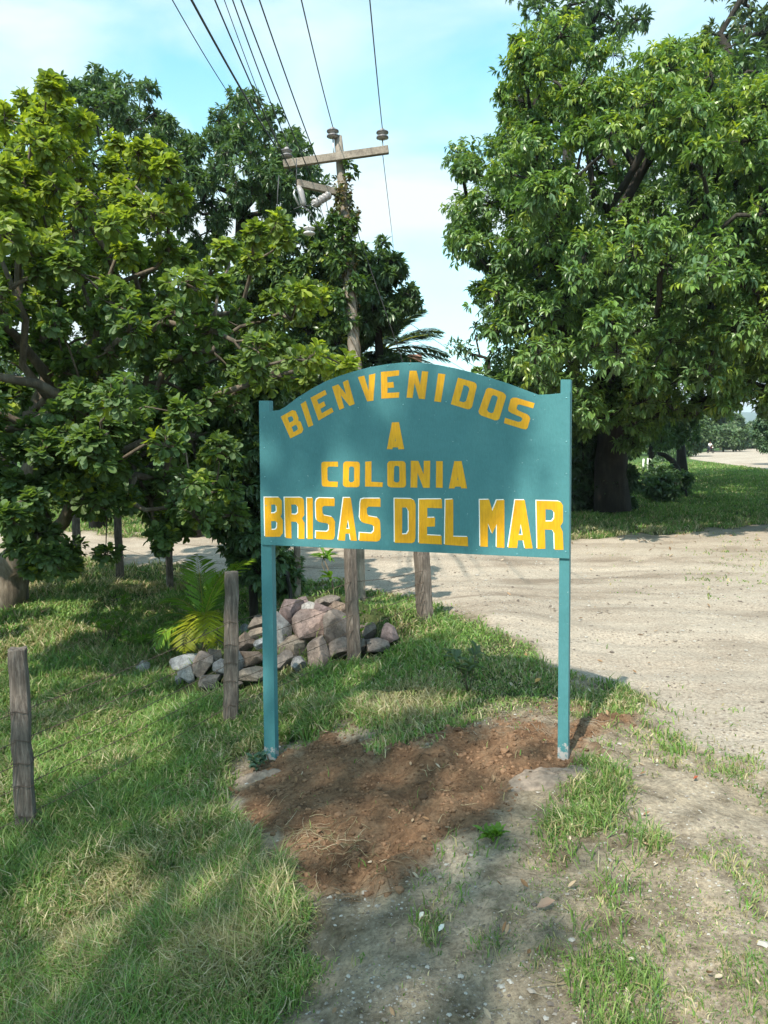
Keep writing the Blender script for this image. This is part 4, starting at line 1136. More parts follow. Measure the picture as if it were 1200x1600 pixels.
for i, (X, Y, w, h, kc, lab, tl) in enumerate(RK):
    px, py = 180+X/2.069, 820+Y/2.069
    wp, hp = w/2.069, h/2.069
    g, Dg = Gd(px, py+hp*.35)
    Dq = Dg+.02
    c = P(px, py, Dq)
    rx, rzz = wp/2/F*Dq*1.22, hp/2/F*Dq*1.2
    ry = (rx+rzz)/2*rng.uniform(.8, 1.05); c[2] += rzz*.12
    rock(c, (rx, ry, rzz), np.array(K[kc])*rng.uniform(.9, 1.12), lab, 'rocks in the pile', 100+i, rz=rng.uniform(-.25, .25), tilt=tl)
rock(G(160, 1043)+[0, 0, .0], (.06, .05, .05), K['pale'], 'small pale stone sunk in the grass far left of the pile', None, 300)

# ------------------------------------------------------------------ utility pole
DP = 16.0
pole = thing('utility_pole', P(575, 860, DP)*[1, 1, 0]+[0, 0, -.25], 'tall weathered utility pole with two crossarms and creeping vine behind the sign', 'utility pole')
ptop = P(528.5, 214, DP); pmid = P(556, 575, DP); pbot = pmid+(pmid-ptop)*.95; 
tt = (ptop[2]+.3)/(ptop[2]-pmid[2]); pbot = ptop+(pmid-ptop)*tt
rp = 9.0/F*DP
mb = MB(); t = np.linspace(0, 1, 26)[:, None]
mb.tube(pbot*(1-t)+ptop*t+rng.normal(0, .006, (26, 3)), np.linspace(rp*1.25, rp*.72, 26), 14, True, .03)
mb.build('pole', M['pole_wood'], pole, True)
def beam(a, b, w, h, name, mat, parent, lab=None):
    a, b = np.array(a), np.array(b); d = unit(b-a); up = np.array([0, 0, 1.]); s = unit(np.cross(d, up)); u = np.cross(s, d)
    Rm = np.stack([d, s, u], 1); mb = MB(); mb.box((a+b)/2, [np.linalg.norm(b-a), w, h], Rm)
    o = mb.build(name, M[mat], parent)
    bv = o.modifiers.new('bevel', 'BEVEL'); bv.width = .006; bv.segments = 2
    if lab: props(o, lab)
    return o
M['arm_wood'] = wood('crossarm_wood', (.13, .11, .09), (.28, .24, .20), (.42, .37, .32), 18, 1.0)
arm_a, arm_b = P(443, 257, DP-.2), P(607, 234, DP-.2)
beam(arm_a, arm_b, .12, .15, 'crossarm', 'arm_wood', pole, 'long upper crossarm rising to the right')
beam(P(464, 286, DP-.5), P(530, 301, DP+.0), .11, .13, 'crossarm', 'arm_wood', pole, 'short lower crossarm on the left of the pole')
def insulator(px, py, D, s=1.0, pin=None, mats=('ceramic_dark', 'ceramic'), lab=None):
    c = P(px, py, D); mb = MB()
    z = [(-.10, .03), (-.10, .07), (-.075, .115), (-.045, .125), (-.04, .06), (-.02, .05)]
    prof = [(-.11, .05), (-.10, .105), (-.075, .125), (-.05, .11), (-.04, .06), (-.01, .06), (0, .105), (.025, .12), (.05, .10), (.06, .055), (.09, .05), (.105, .03)]
    mb.tube([c+[0, 0, z_*s] for z_, r_ in prof], [r_*s for z_, r_ in prof], 14)
    o = mb.build('insulator', M[mats[1]], pole, True)
    if lab: props(o, lab)
    mb = MB()
    for z_ in (-.075, .025): mb.tube([c+[0, 0, (z_-.014)*s], c+[0, 0, (z_+.014)*s]], [.128*s, .124*s], 14, True)
    q = mb.build('skirt', M[mats[0]], o, True); q.matrix_parent_inverse = Matrix.Identity(4)
    if pin is not None:
        mb = MB(); mb.tube([c-[0, 0, .1*s], pin], .016, 6); mb.build('pin', M['metal'], pole, True)
    return c
i1 = insulator(520, 207, DP-.1, 1, P(522, 246, DP-.1), lab='insulator standing at the pole top')
i2 = insulator(597.5, 209, DP-.2, 1, P(598, 232, DP-.2), lab='insulator standing over the right end of the crossarm')
i3 = insulator(448, 238, DP-.2, .95, P(449, 254, DP-.2), lab='insulator standing on the left end of the crossarm')
i4 = insulator(483, 359, DP-1.4, .9, None, ('white_ceramic', 'white_ceramic'), lab='white insulator hanging low in the leaves left of the pole')
# dead-end string of discs
a, b = P(517, 303, DP-.4), P(487, 321, DP-.9); o = thing('x', a, None, None) if False else None
mb = MB(); mb.tube([a, b], .012, 6)
for k in range(5):
    c = a+(b-a)*(.15+.17*k); d = unit(b-a)*.03
    mb.tube([c-d, c, c+d*.6], [.03, .085, .035], 12)
props(mb.build('insulator_string', M['ceramic'], pole, True), 'string of brown-grey disc insulators under the lower crossarm')
# cut-out fuse
mb = MB(); mb.tube([P(466, 291, DP-.5), P(470, 300, DP-.5), P(474, 318, DP-.5), P(475, 322, DP-.5)], [.045, .07, .065, .03], 10)
props(mb.build('fuse_cutout', M['ceramic'], pole, True), 'grey cylindrical fuse cut-out below the lower crossarm')
mb = MB(); mb.tube([P(461, 296, DP-.5), P(459, 303, DP-.5), P(467, 321, DP-.5)], [.02, .022, .022], 8); mb.build('fuse_tube', M['metal'], pole, True)
for q in ([(463,248),(463.5,268),(463,290)], [(474,322),(484,331),(492,345),(500,362)], [(459,327),(472,322),(487,321)], [(436,274),(434,300),(433,335)]):
    mb = MB(); mb.tube([P(x, y, DP-.5) for x, y in q], .011, 5); mb.build('jumper_wire', M['cable'], pole, True)
# creeping vine on the pole
vt, vo_ = [], []
for k in range(300):
    t = rng.beta(1.1, 2.2)
    y = 275+t*230
    pos = ptop+(pmid-ptop)*((y-214)/(575-214)); a = rng.uniform(0, 2*math.pi)
    dens = 1.0 if 310 < y < 400 else .7
    if rng.random() > dens: continue
    rr_ = rp*rng.uniform(.8, 1.5)*(1.6 if 325 < y < 350 else 1)
    d = np.array([math.cos(a), math.sin(a), .1]); vt.append(pos+d*rr_); vo_.append(d)
V, Fs, C = whorl(np.array(vt), np.array(vo_), 3, .10, .06, [(.05,.08,.03),(.08,.12,.03),(.12,.09,.04),(.16,.10,.05)], T_LANCE, 1., .6)
props(npmesh('vine', V, Fs, M['leaf'], pole, C), 'creeper wound round the upper pole')
vt = []; vo_ = []
for cy, cx, rr_, m in ((345, 525, 14, 40), (352, 545, 12, 26), (375, 535, 18, 50), (410, 528, 18, 40), (440, 560, 14, 26), (470, 530, 16, 34), (255, 545, 5, 5), (270, 552, 6, 6), (500, 545, 12, 20)):
    for _ in range(m):
        d = rand_dir(1)[0]; vt.append(P(cx, cy, DP-.1)+d*rr_/F*DP*rng.uniform(.3, 1)); vo_.append(d)
V, Fs, C = whorl(np.array(vt), np.array(vo_), 5, .15, .085, [(.07,.13,.035),(.11,.18,.04),(.05,.10,.035)], T_LANCE, 1., .4)
props(npmesh('vine', V, Fs, M['leaf'], pole, C), 'green vine leaves bunched on the middle of the pole')
mb = MB()
for s in range(5):
    y = np.linspace(282+s*6, 575, 40); ang = y*.05+s*1.4
    pts = [ptop+(pmid-ptop)*((yy_-214)/(361))+np.array([math.cos(a_), math.sin(a_), 0])*rp*1.04 for yy_, a_ in zip(y, ang)]
    mb.tube(pts, .012, 4)
mb.build('vine_stem', M['twig'], pole, True)

# power lines: real spans running from the pole over the viewer's left shoulder, and on beyond
def power_line(a, px, py, D, label, r=.011, beyond=1.2, sag=.25, mat='cable'):
    a = np.array(a); b = P(px, py, D); d = b-a
    n = 60; t = np.linspace(0, 1+beyond, n)[:, None]
    pts = a+d*t; s = t[:, 0]/(1+beyond); pts[:, 2] += -sag*4*s*(1-s)+sag*4*(1/(1+beyond))*(1-1/(1+beyond))*s*(1+beyond)*1.0
    mb = MB(); mb.tube(pts, r, 5)
    return props(mb.build('power_line', M[mat], None, True), label, 'power line')
power_line(i1+[0, 0, .12], 470, -4, 10.5, 'thin wire running up from the pole-top insulator', .010)
power_line(i2+[0, 0, .12], 577.5, -4, 10.5, 'thin wire running up from the right-hand insulator', .010)
power_line(P(452, 232, DP-.2), 362, -4, 10.5, 'wire running up from the left crossarm insulator', .010)
power_line(P(500, 262, DP-.3), 404, -4, 10.5, 'wire crossing in front of the crossarm, fourth from the right at the top', .011)
power_line(P(480, 262, DP-.3), 375, -4, 10.5, 'wire crossing the crossarm just left of the pole', .011)
power_line(P(455, 268, DP-.3), 334, -4, 10.5, 'dark cable third from the left at the top edge', .012)
power_line(P(450, 262, DP+.5), 349, -4, 11, 'faint thin wire among the bundle left of the pole', .007)
power_line(P(430, 228, DP+1), 297, -4, 10.5, 'thickest dark cable second from the left at the top edge', .019)
power_line(P(372, 168, DP+1), 267, -4, 11, 'leftmost thin wire sloping down into the dark treetop', .009)
def span(pts, label, r=.009, sag=.0):
    mb = MB(); P_ = [np.array(p) for p in pts]; full = []
    for a, b in zip(P_[:-1], P_[1:]):
        t = np.linspace(0, 1, 16)[:, None]; q = a*(1-t)+b*t; q[:, 2] -= sag*4*(t*(1-t))[:, 0]; full.append(q)
    mb.tube(np.concatenate(full), r, 5)
    return props(mb.build('power_line', M['cable'], None, True), label, 'power line')
span([P(598, 242, DP-.2), P(612, 360, DP+9), P(618, 420, DP+15)], 'thin wire dropping from the right end of the crossarm to the trees beyond', .008)
span([P(500, 262, DP-.3), P(515, 345, DP+4), P(530, 430, DP+9)], 'wire passing down behind the crossarm beside the pole', .008)
span([P(480, 262, DP-.3), P(512, 360, DP+4)], 'wire dropping left of the pole below the lower crossarm', .008)
span([P(541, 282, DP), P(561, 370, DP+.2), P(600, 480, DP+.5), P(633, 575, DP+1)], 'slack guy wire slanting down right of the pole', .009)
span([P(560, 430, DP+8), P(640, 505, DP+10), P(760, 585, DP+12), P(860, 650, DP+14)], 'faint wire sloping down right across the white sky', .010)
span([P(640, 525, DP+10), P(720, 575, DP+12), P(830, 650, DP+14)], 'lower faint wire sloping toward the big tree', .008)
# small far pole by the bend
fp = P(1126, 690, 150); zt = P(1126, 668, 150)[2]; z0 = gz(fp[0], fp[1])
fpo = thing('utility_pole', [fp[0], fp[1], z0], 'tiny pale pole standing far off beside the bend of the road', 'utility pole')
mb = MB(); mb.tube([[fp[0], fp[1], z0], [fp[0], fp[1], zt]], [.20, .15], 8); mb.build('pole', M['pale_post'], fpo, True)
mb = MB(); mb.box([fp[0], fp[1], zt-.3], [1.6, .12, .14]); mb.build('crossarm', M['pale_post'], fpo)

# ------------------------------------------------------------------ far things
def far_mass(name, label, items, pal, L, per, cat='tree', group=None, leafn=5):
    for i, (px, py, w, h, D) in enumerate(items):
        b = P(px, py, D); z0 = gz(b[0], b[1]); zt = P(px, py-h, D)[2]; rw = w/2/F*D; H = max(zt-z0, 1.0)
        cl = []
        for k in range(26):
            d = rand_dir(1, .2)[0]; cl.append((np.array([b[0]+d[0]*rw*.75, b[1]+d[1]*rw*.75, z0+H*.55+d[2]*H*.38]), rw*.36))
        tree(name, label[i] if isinstance(label, (list, tuple)) else label, np.array([b[0], b[1], z0]), [np.array([b[0], b[1], z0-.2]), np.array([b[0], b[1], z0+H*.25]), np.array([b[0], b[1], z0+H*.5])], .03*H+.05, cl, per, leafn,
             L*D/50, L*D/50*.45, pal, T_RHB, 'leaf_dark', 'bark_dark', 1., .25, None, group, cat, twig_frac=0, flat=H/(2*rw)*1.1 if H < 2*rw else 1., tw=.05)
far_mass('far_tree', ['tree beyond the bend left of the motorcyclist', 'tall far tree rising behind the tiny pole', 'far tree left of the patch of pale sky', 'low bushy tree behind the road bend', 'low far tree under the blue hill'],
         [(1078,700,56,62,95), (1108,698,54,72,140), (1140,696,44,46,155), (1130,700,70,28,130), (1175,699,60,34,170)], PAL_F,   .30, 130, 'tree', 'trees beyond the bend of the road')
far_mass('far_bush', ['grey-green bush at the right edge where the road bends', 'dark tall bush beyond the right edge'], [(1212,712,60,74,60), (1262,716,80,120,50)], PAL_D, .26, 120, 'shrub')
k = 0
items, labs = [], []
for px, w, h, D in ((-140,200,150,70), (20,180,120,80), (160,170,110,75), (300,160,90,85), (430,150,80,80), (550,150,70,90), (680,150,75,95), (800,140,70,90), (890,120,66,85), (985,90,62,110), (1035,70,50,100)):
    items.append((px, 702, w, h, D)); labs.append('far tree of the hazy tree line, number counted from the left edge')
names = ['at the far left edge', 'under the left crown', 'behind the slim fence posts', 'behind the young palm', 'just left behind the sign', 'behind the pole', 'behind the middle of the sign', 'behind the right of the sign', 'behind the massive dark trunk', 'past the pale small trunk', 'right of the arching limb']
far_mass('far_tree', ['far tree of the hazy tree line ' + s_ for s_ in names], items, PAL_F, .32, 60, 'tree', 'far tree line')
# blue hill
hb = []
n = 50
for i in range(n):
    for j in range(12):
        az = RAD(8+i*40/n); r = 3000+j*60; s = math.sin(math.pi*i/(n-1))**.5*math.sin(math.pi*min(1, j/6)/2 if j < 6 else math.pi*(11-j)/10)
        hb.append([r*math.sin(az), r*math.cos(az), -3+95*max(0, s)*(1+.25*vn(np.array([i*.25]), np.array([j*.3]))[0]+.2*math.sin(i*.35))])
i = np.arange(n-1)[:, None]*12; j = np.arange(11)[None]
Fq = np.stack([i+j, i+12+j, i+13+j, i+j+1], -1).reshape(-1, 4)
mh, nt, b = mat_new('hill_forest'); nn = noise(nt, .02, 5, .6, objvec(nt)); r_ = ramp(nt, nn.outputs[0], [(.3, (.04, .07, .04)), (.7, (.08, .12, .06))])
nt.links.new(r_.outputs[0], b.inputs['Base Color']); b.inputs['Roughness'].default_value = 1
props(npmesh('hills', np.array(hb), [Fq[:, ::-1]], mh, None, None, True), kind='structure')

# motorcyclist far down the road
MD = 118.0
mc = P(1110, 705.5, MD); mc[2] = gz(mc[0], mc[1])
bike = thing('motorcycle', mc, 'small dark motorcycle far away on the bend of the dirt road', 'motorcycle')
yaw = RAD(12); Yf = np.array([math.sin(yaw), -math.cos(yaw), 0]); Xs = np.array([math.cos(yaw), math.sin(yaw), 0])
def bp(x, y, z): return mc+Xs*x+Yf*y+np.array([0, 0, z])
for s, lab in ((.62, 'front'), (-.62, 'rear')):
    a = np.linspace(0, 2*math.pi, 25); mb = MB()
    mb.tube([bp(0, s+.26*math.cos(t), .30+.26*math.sin(t)) for t in a], .05, 8, False)
    mb.tube([bp(-.06, s, .3), bp(.06, s, .3)], .06, 8)
    for t in a[:-1:4]: mb.tube([bp(0, s, .3), bp(0, s+.25*math.cos(t), .3+.25*math.sin(t))], .008, 4)
    mb.build('wheel', M['black'], bike, True)
mb = MB(); mb.tube([bp(0, .55, .78), bp(0, .3, .86), bp(0, .05, .84), bp(0, -.1, .78)], [.06, .15, .16, .1], 10); mb.build('fuel_tank', M['red_paint'], bike, True)
mb = MB(); mb.tube([bp(0, -.05, .80), bp(0, -.4, .80), bp(0, -.75, .86)], [.10, .13, .08], 8); mb.build('seat', M['black'], bike, True)
mb = MB(); mb.tube([bp(0, .15, .35), bp(0, .0, .5), bp(0, -.15, .38)], [.12, .18, .12], 8)
mb.tube([bp(.0, -.62, .3), bp(0, -.15, .4), bp(0, .15, .6), bp(0, .42, .85)], .03, 6); mb.build('frame', M['black'], bike, True)
mb = MB()
for x in (-.08, .08): mb.tube([bp(x, .62, .3), bp(x, .42, .95)], .025, 6)
mb.tube([bp(-.36, .25, 1.05), bp(-.1, .42, 1.0), bp(.1, .42, 1.0), bp(.36, .25, 1.05)], .018, 6); mb.build('handlebar', M['black'], bike, True)
mb = MB(); mb.tube([bp(0, .47, .88), bp(0, .58, .88)], [.07, .09], 10); mb.build('headlight', M['white_paint'], bike, True)
rd = thing('person', mc+[0, 0, .8], 'rider in a white shirt sitting on the distant motorcycle', 'person')
def skin_body(name, verts, edges, radii, mat, parent):
    me = bpy.data.meshes.new(name); me.from_pydata([tuple(map(float, v)) for v in verts], edges, [])
    o = link_mesh(name, me, mat, parent)
    m = o.modifiers.new('skin', 'SKIN')
    for i_, r_ in enumerate(radii):
        o.data.skin_vertices[0].data[i_].radius = (r_, r_)
    o.data.skin_vertices[0].data[0].use_root = True
    sb = o.modifiers.new('subd', 'SUBSURF'); sb.levels = 1; sb.render_levels = 1
    for p_ in o.data.polygons: p_.use_smooth = True
    return o
v = [bp(0,-.3,.92), bp(0,-.24,1.15), bp(0,-.15,1.38), bp(0,-.12,1.50), bp(0,-.10,1.62), bp(0,-.08,1.74),
     bp(-.19,-.14,1.42), bp(-.28,-.02,1.2), bp(-.34,.22,1.08), bp(.19,-.14,1.42), bp(.28,-.02,1.2), bp(.34,.22,1.08),
     bp(-.12,-.28,.9), bp(-.22,.12,.82), bp(-.18,-.05,.4), bp(-.18,.1,.32), bp(.12,-.28,.9), bp(.22,.12,.82), bp(.18,-.05,.4), bp(.18,.1,.32)]
e = [(0,1),(1,2),(2,3),(3,4),(4,5),(2,6),(6,7),(7,8),(2,9),(9,10),(10,11),(0,12),(12,13),(13,14),(14,15),(0,16),(16,17),(17,18),(18,19)]
skin_body('body', v, e, [.15,.14,.16,.06,.10,.09,.075,.05,.04,.075,.05,.04,.11,.08,.06,.05,.11,.08,.06,.05], M['skin'], rd)
skin_body('shirt', [v[0]+[0,0,.02], v[1], v[2], v[6], v[7], v[9], v[10]], [(0,1),(1,2),(2,3),(3,4),(2,5),(5,6)], [.18,.175,.19,.105,.08,.105,.08], M['white_cloth'], rd)
skin_body('trousers', [v[0], v[12], v[13], v[14], v[16], v[17], v[18]], [(0,1),(1,2),(2,3),(0,4),(4,5),(5,6)], [.165,.13,.10,.08,.13,.10,.08], M['jeans'], rd)

# ------------------------------------------------------------------ grass and ground litter
def tallpoly(px, py, poly, soft): return ss(-soft, soft, sdf(px, py, poly))
STR = [  # (polygon in photo pixels, density, length, dryness)
 ([(640,1330),(690,1290),(745,1280),(770,1320),(760,1400),(700,1480),(640,1470)], .55, .07, .25),
 ([(870,1215),(930,1190),(990,1200),(1010,1260),(1030,1390),(960,1400),(900,1350),(860,1290)], .75, .09, .2),
 ([(770,1225),(800,1240),(790,1300),(750,1330),(720,1300)], .55, .09, .35),
 ([(895,1440),(960,1440),(1005,1510),(1020,1600),(1010,1800),(940,1700),(900,1560)], .8, .10, .15),
 ([(1000,1090),(1080,1095),(1160,1150),(1230,1200),(1230,1230),(1130,1190),(1040,1160),(960,1130)], .8, .06, .25),
 ([(850,1050),(960,1075),(1010,1100),(980,1150),(900,1130),(800,1120),(780,1080)], .55, .05, .45),
 ([(620,1480),(700,1500),(720,1600),(600,1800),(560,1600)], .25, .05, .3),
 ([(1085,850),(1150,845),(1300,840),(1300,905),(1150,905),(1090,895)], .55, .05, .4),
 ([(930,868),(1000,862),(1010,874),(940,880)], .4, .04, .5),
 ([(450,1500),(520,1500),(560,1600),(400,1750)], .25, .05, .3),
]
def grass(name, label, n, rmin, rmax, amax, seed, wpx, k=1.0):
    rg = np.random.default_rng(seed)
    th = rg.uniform(-amax, amax, n)+0; u = rg.random(n)
    r = rmin*(rmax/rmin)**u
    x, y = r*np.sin(th), r*np.cos(th)
    mk = masks(x, y); road, soil, lawn, px, py, d = mk
    z = gz_full(x, y, mk)
    cl = ss(-.25, .3, fbm(x, y, 1.7, 70)); cl2 = fbm(x, y, 5, 80)
    dens = lawn*(.70+.3*cl)*np.where(px > 620, .8, 1); leng = np.where(lawn > .3, .075+.075*cl, .05)
    dry = .16+.35*ss(.05, .35, fbm(x, y, 1.1, 90))+.25*ss(1330, 1500, py)*ss(500, 100, px)
    fg = ss(640, 760, px)*lawn; leng = leng*(1-.6*fg); dens = dens*(1-.35*fg); leng = leng*(1-.6*np.exp(-((px-421)/40)**2-((py-1215)/45)**2))
    # clipped tan patch and short grass near the pile's right
    tan = np.exp(-((px-630)/45)**2-((py-1100)/28)**2); dry = dry+1.2*tan; dens = dens*(1-.6*tan); leng = leng*(1-.5*tan)
    for cx, cy, sx_, sy_ in ((170,1400,60,45), (330,1520,80,40), (120,1480,60,30), (90,1130,60,30), (460,1290,30,25)):
        dry = dry+.55*np.exp(-((px-cx)/sx_)**2-((py-cy)/sy_)**2)
    leng = leng*(1-.35*ss(1000, 940, py))
    bare = (1-road)*(1-soil)*(1-lawn)
    dens = np.maximum(dens, bare*.16*ss(.0, .35, fbm(x, y, 2.6, 150)))
    leng = np.where(bare > .5, .02+.03*ss(-.1, .3, cl2), leng)
    for poly, dd, ll, dr in STR:
        w = tallpoly(px+70*fbm(x, y, 3.2, 95), py+70*fbm(x, y, 3.2, 99), poly, 26)*(1-soil)
        if poly[0][1] > 900: w = w*(1-.7*road)
        dd = dd*.62; ll = ll*.8
        dens = np.maximum(dens, w*dd*(.08+.92*ss(-.05, .35, cl2)**1.5)); leng = np.where(w*dd > .2, np.maximum(ll, .0)+.03*cl, leng); dry = np.where(w > .4, dr+.3*cl2, dry)
    dens = np.maximum(dens, .0015*soil)
    verge = (d > 11)*(1-ss(.2, .7, road)); dens = np.maximum(dens, verge*.9); leng = np.where(verge > .5, .10+.05*cl, leng)
    dry = np.where(verge > .5, .15+.75*ss(22, 16, d)*ss(-.3, .25, cl2), dry)
    # trampled, dug edges
    mound = np.exp(-((x+.72)/.85)**2-((y-7.6)/.62)**2)+np.exp(-((x+1.5)/.5)**2-((y-7.15)/.4)**2); mound = mound+np.exp(-((x+.75)/.8)**2-((y-7.05)/.33)**2); dens = dens*(1-.95*ss(.25, .6, mound))
    keep = rg.random(n) < dens*k
    x, y, z, leng, dry, d = (a[keep] for a in (x, y, z, leng, dry, d))
    m = len(x)
    L = leng*rg.uniform(.5, 1.45, m); W = np.maximum(.0028, wpx*d/F)*rg.uniform(.7, 1.3, m)
    flow = fbm(x, y, 1.6, 110)*7+rg.normal(0, 1.9, m)
    hd = np.stack([np.cos(flow), np.sin(flow), np.zeros(m)], 1)
    lean = np.clip(rg.normal(.7, .42, m), .05, 1.5)
    d0 = hd*np.sin(lean*.6)[:, None]+np.array([0, 0, 1])*np.cos(lean*.6)[:, None]
    l1 = lean+rg.uniform(.3, 1.1, m)
    d1 = hd*np.sin(l1)[:, None]+np.array([0, 0, 1])*np.cos(l1)[:, None]
    az2 = rg.uniform(0, 2*math.pi, m); side = np.stack([np.cos(az2), np.sin(az2), np.zeros(m)], 1)
    b = np.stack([x, y, z-.005], 1); mid = b+d0*(L*.55)[:, None]; tip = mid+d1*(L*.5)[:, None]
    w_ = (W*.5)[:, None]
    V = np.stack([b-side*w_, b+side*w_, mid+side*w_*.8, mid-side*w_*.8, tip], 1).reshape(-1, 3)
    o5 = np.arange(m)[:, None]*5
    Fs = [o5+np.array([[0, 1, 2, 3]]), o5+np.array([[3, 2, 4]])]
    isdry = rg.random(m) < np.clip(dry, 0, .95)
    gpal = np.array([(.09,.15,.035), (.12,.19,.05), (.17,.23,.075), (.10,.17,.06), (.075,.155,.025)]); c = gpal[rg.integers(0, 5, m)]
    c = c*np.clip(1.42+.9*fbm(x, y, 1.1, 140), .65, 1.6)[:, None]
    dpal = np.array([(.40,.34,.19), (.30,.26,.14), (.50,.44,.29), (.26,.28,.12)]); dc = dpal[rg.integers(0, 4, m)]
    c = np.where(isdry[:, None], dc, c)*rg.uniform(.75, 1.3, (m, 1))
    C = np.repeat(c, 5, 0)
    print(name, m)
    return props(npmesh(name, V, Fs, M['grass'], None, C), label, 'grass', None, 'stuff')
grass('grass', 'long green and straw-coloured grass around the sign and fence', 900000, 1.7, 12, RAD(40), 11, 2.1)
grass('verge_grass', 'green verge and field grass beyond the dirt road', 420000, 11.5, 75, RAD(36), 12, 1.5)

def litter(name, label, n, fn, seed, rmin=1.8, rmax=9):
    rg = np.random.default_rng(seed); th = rg.uniform(-RAD(38), RAD(38), n); r = rmin*(rmax/rmin)**rg.random(n)
    x, y = r*np.sin(th), r*np.cos(th); mk = masks(x, y); z = gz_full(x, y, mk)
    return rg, x, y, z, mk
def dry_leaves():
    rg, x, y, z, mk = litter('', '', 9000, None, 21, 2, 22)
    dens = (1-mk[2]*.8)*.05*(1-.6*mk[0])+ .5*np.exp(-((mk[3]-1000)/250)**2-((mk[4]-850)/22)**2)+.25*np.exp(-((mk[3]-880)/160)**2-((mk[4]-1080)/40)**2)
    k = rg.random(len(x)) < dens; x, y, z, d = x[k], y[k], z[k], mk[5][k]; m = len(x)
    pos = np.stack([x, y, z+.012], 1); dr = rg.normal(0, 1, (m, 3)); dr[:, 2] *= .25
    L = rg.uniform(.015, .045, m)*np.clip(d/6, 1, 1.8); up = np.tile([0, 0, 1.], (m, 1))
    pal = np.array([(.30,.20,.12), (.40,.30,.20), (.22,.13,.07), (.48,.40,.30)]); c = pal[rg.integers(0, 4, m)]*rg.uniform(.8, 1.2, (m, 1))
    V, Fs, C = leaves(pos, dr, up, L, L*.5, c, lance(-.5, .15), .4)
    props(npmesh('dry_leaves', V, Fs, M['dry'], None, C), 'scattered dry brown leaves on the dirt and short grass', 'leaves', None, 'stuff')
dry_leaves()
def pebbles():
    rg, x, y, z, mk = litter('', '', 85000, None, 22, 1.7, 14)
    bare = (1-mk[2]); cl = ss(-.1, .25, fbm(x, y, 2.5, 120))
    k = rg.random(len(x)) < bare*(.15+.6*cl)*(1-.6*mk[1]); x, y, z, d = x[k], y[k], z[k], mk[5][k]; so = mk[1][k]; m = len(x)
    OV = np.array([[1,0,0],[-1,0,0],[0,1,0],[0,-1,0],[0,0,1],[0,0,-1],[.6,.6,.5],[-.6,.6,.4],[-.6,-.6,.5],[.6,-.6,.4]], float)
    OV = OV*.9
    OF = np.array([[0,6,9],[6,2,7],[7,1,8],[8,3,9],[4,6,7],[4,7,8],[4,8,9],[4,9,6],[0,2,6],[2,1,7],[1,3,8],[3,0,9],[5,2,0],[5,1,2],[5,3,1],[5,0,3]])
    s = np.exp(rg.normal(-5.6, .55, m))*np.clip(d/4, .9, 2); s = np.minimum(s, .028)
    a = rg.uniform(0, 6.28, m); ca, sa = np.cos(a), np.sin(a)
    sc = rg.uniform(.6, 1.25, (m, 3))*np.array([1, 1, .6])
    q = OV[None]*(sc*s[:, None])[:, None]*rg.uniform(.8, 1.2, (m, 10, 1))
    V = np.stack([q[..., 0]*ca[:, None]-q[..., 1]*sa[:, None]+x[:, None], q[..., 0]*sa[:, None]+q[..., 1]*ca[:, None]+y[:, None], q[..., 2]+z[:, None]+.15*s[:, None]], -1).reshape(-1, 3)
    Fs = (OF[None]+(np.arange(m)*10)[:, None, None]).reshape(-1, 3)
    pal = np.array([(.33,.29,.25), (.25,.21,.17), (.45,.42,.38), (.17,.14,.12)]); c = pal[rg.integers(0, 4, m)]
    c = np.where(so[:, None] > .5, np.array([[.12, .065, .035]])*rg.uniform(.6, 1.7, (m, 1)), c)
    print('pebbles', m)
    props(npmesh('pebbles', V, [Fs], M['dry'], None, np.repeat(c, 10, 0)), 'pale gravel pebbles on the bare earth and road edge', 'pebbles', None, 'stuff')
pebbles()
def clods():
    rg = np.random.default_rng(31); n = 9000
    px = rg.uniform(360, 970, n); py = rg.uniform(1110, 1410, n)
    x = rg.uniform(-1.3, 1.6, n); y = rg.uniform(2.8, 5.6, n)
    mk = masks(x, y); k = (mk[1] > .03) & (rg.random(n) < .25+.5*mk[1]); x, y = x[k], y[k]
    z = gz_full(x, y); m = len(x); u, idx = np.unique(ICO_LOW_V, axis=0, return_index=True)
    s = np.minimum(np.exp(rg.normal(-5.0, .5, m)), .03)
    q = ICO_LOW_V[None]*s[:, None, None]*rg.uniform(.65, 1.3, (m, len(ICO_LOW_V), 1))
    q[..., 2] *= .75
    V = (q+np.stack([x, y, z+s*.2], 1)[:, None]).reshape(-1, 3)
    Fs = (ICO_LOW_F[None]+(np.arange(m)*len(ICO_LOW_V))[:, None, None]).reshape(-1, 3)
    c = np.array([[.18, .105, .062]])*rg.uniform(.6, 1.6, (m, 1))
    props(npmesh('soil_crumbs', V, [Fs], M['dry'], None, np.repeat(c, len(ICO_LOW_V), 0)), 'crumbs and clods of freshly dug brown soil', 'soil', None, 'stuff')
_b = bmesh.new(); bmesh.ops.create_icosphere(_b, subdivisions=1, radius=1)
ICO_LOW_V = np.array([v.co[:] for v in _b.verts]); ICO_LOW_F = np.array([[v.index for v in f.verts] for f in _b.faces]); _b.free()
clods()
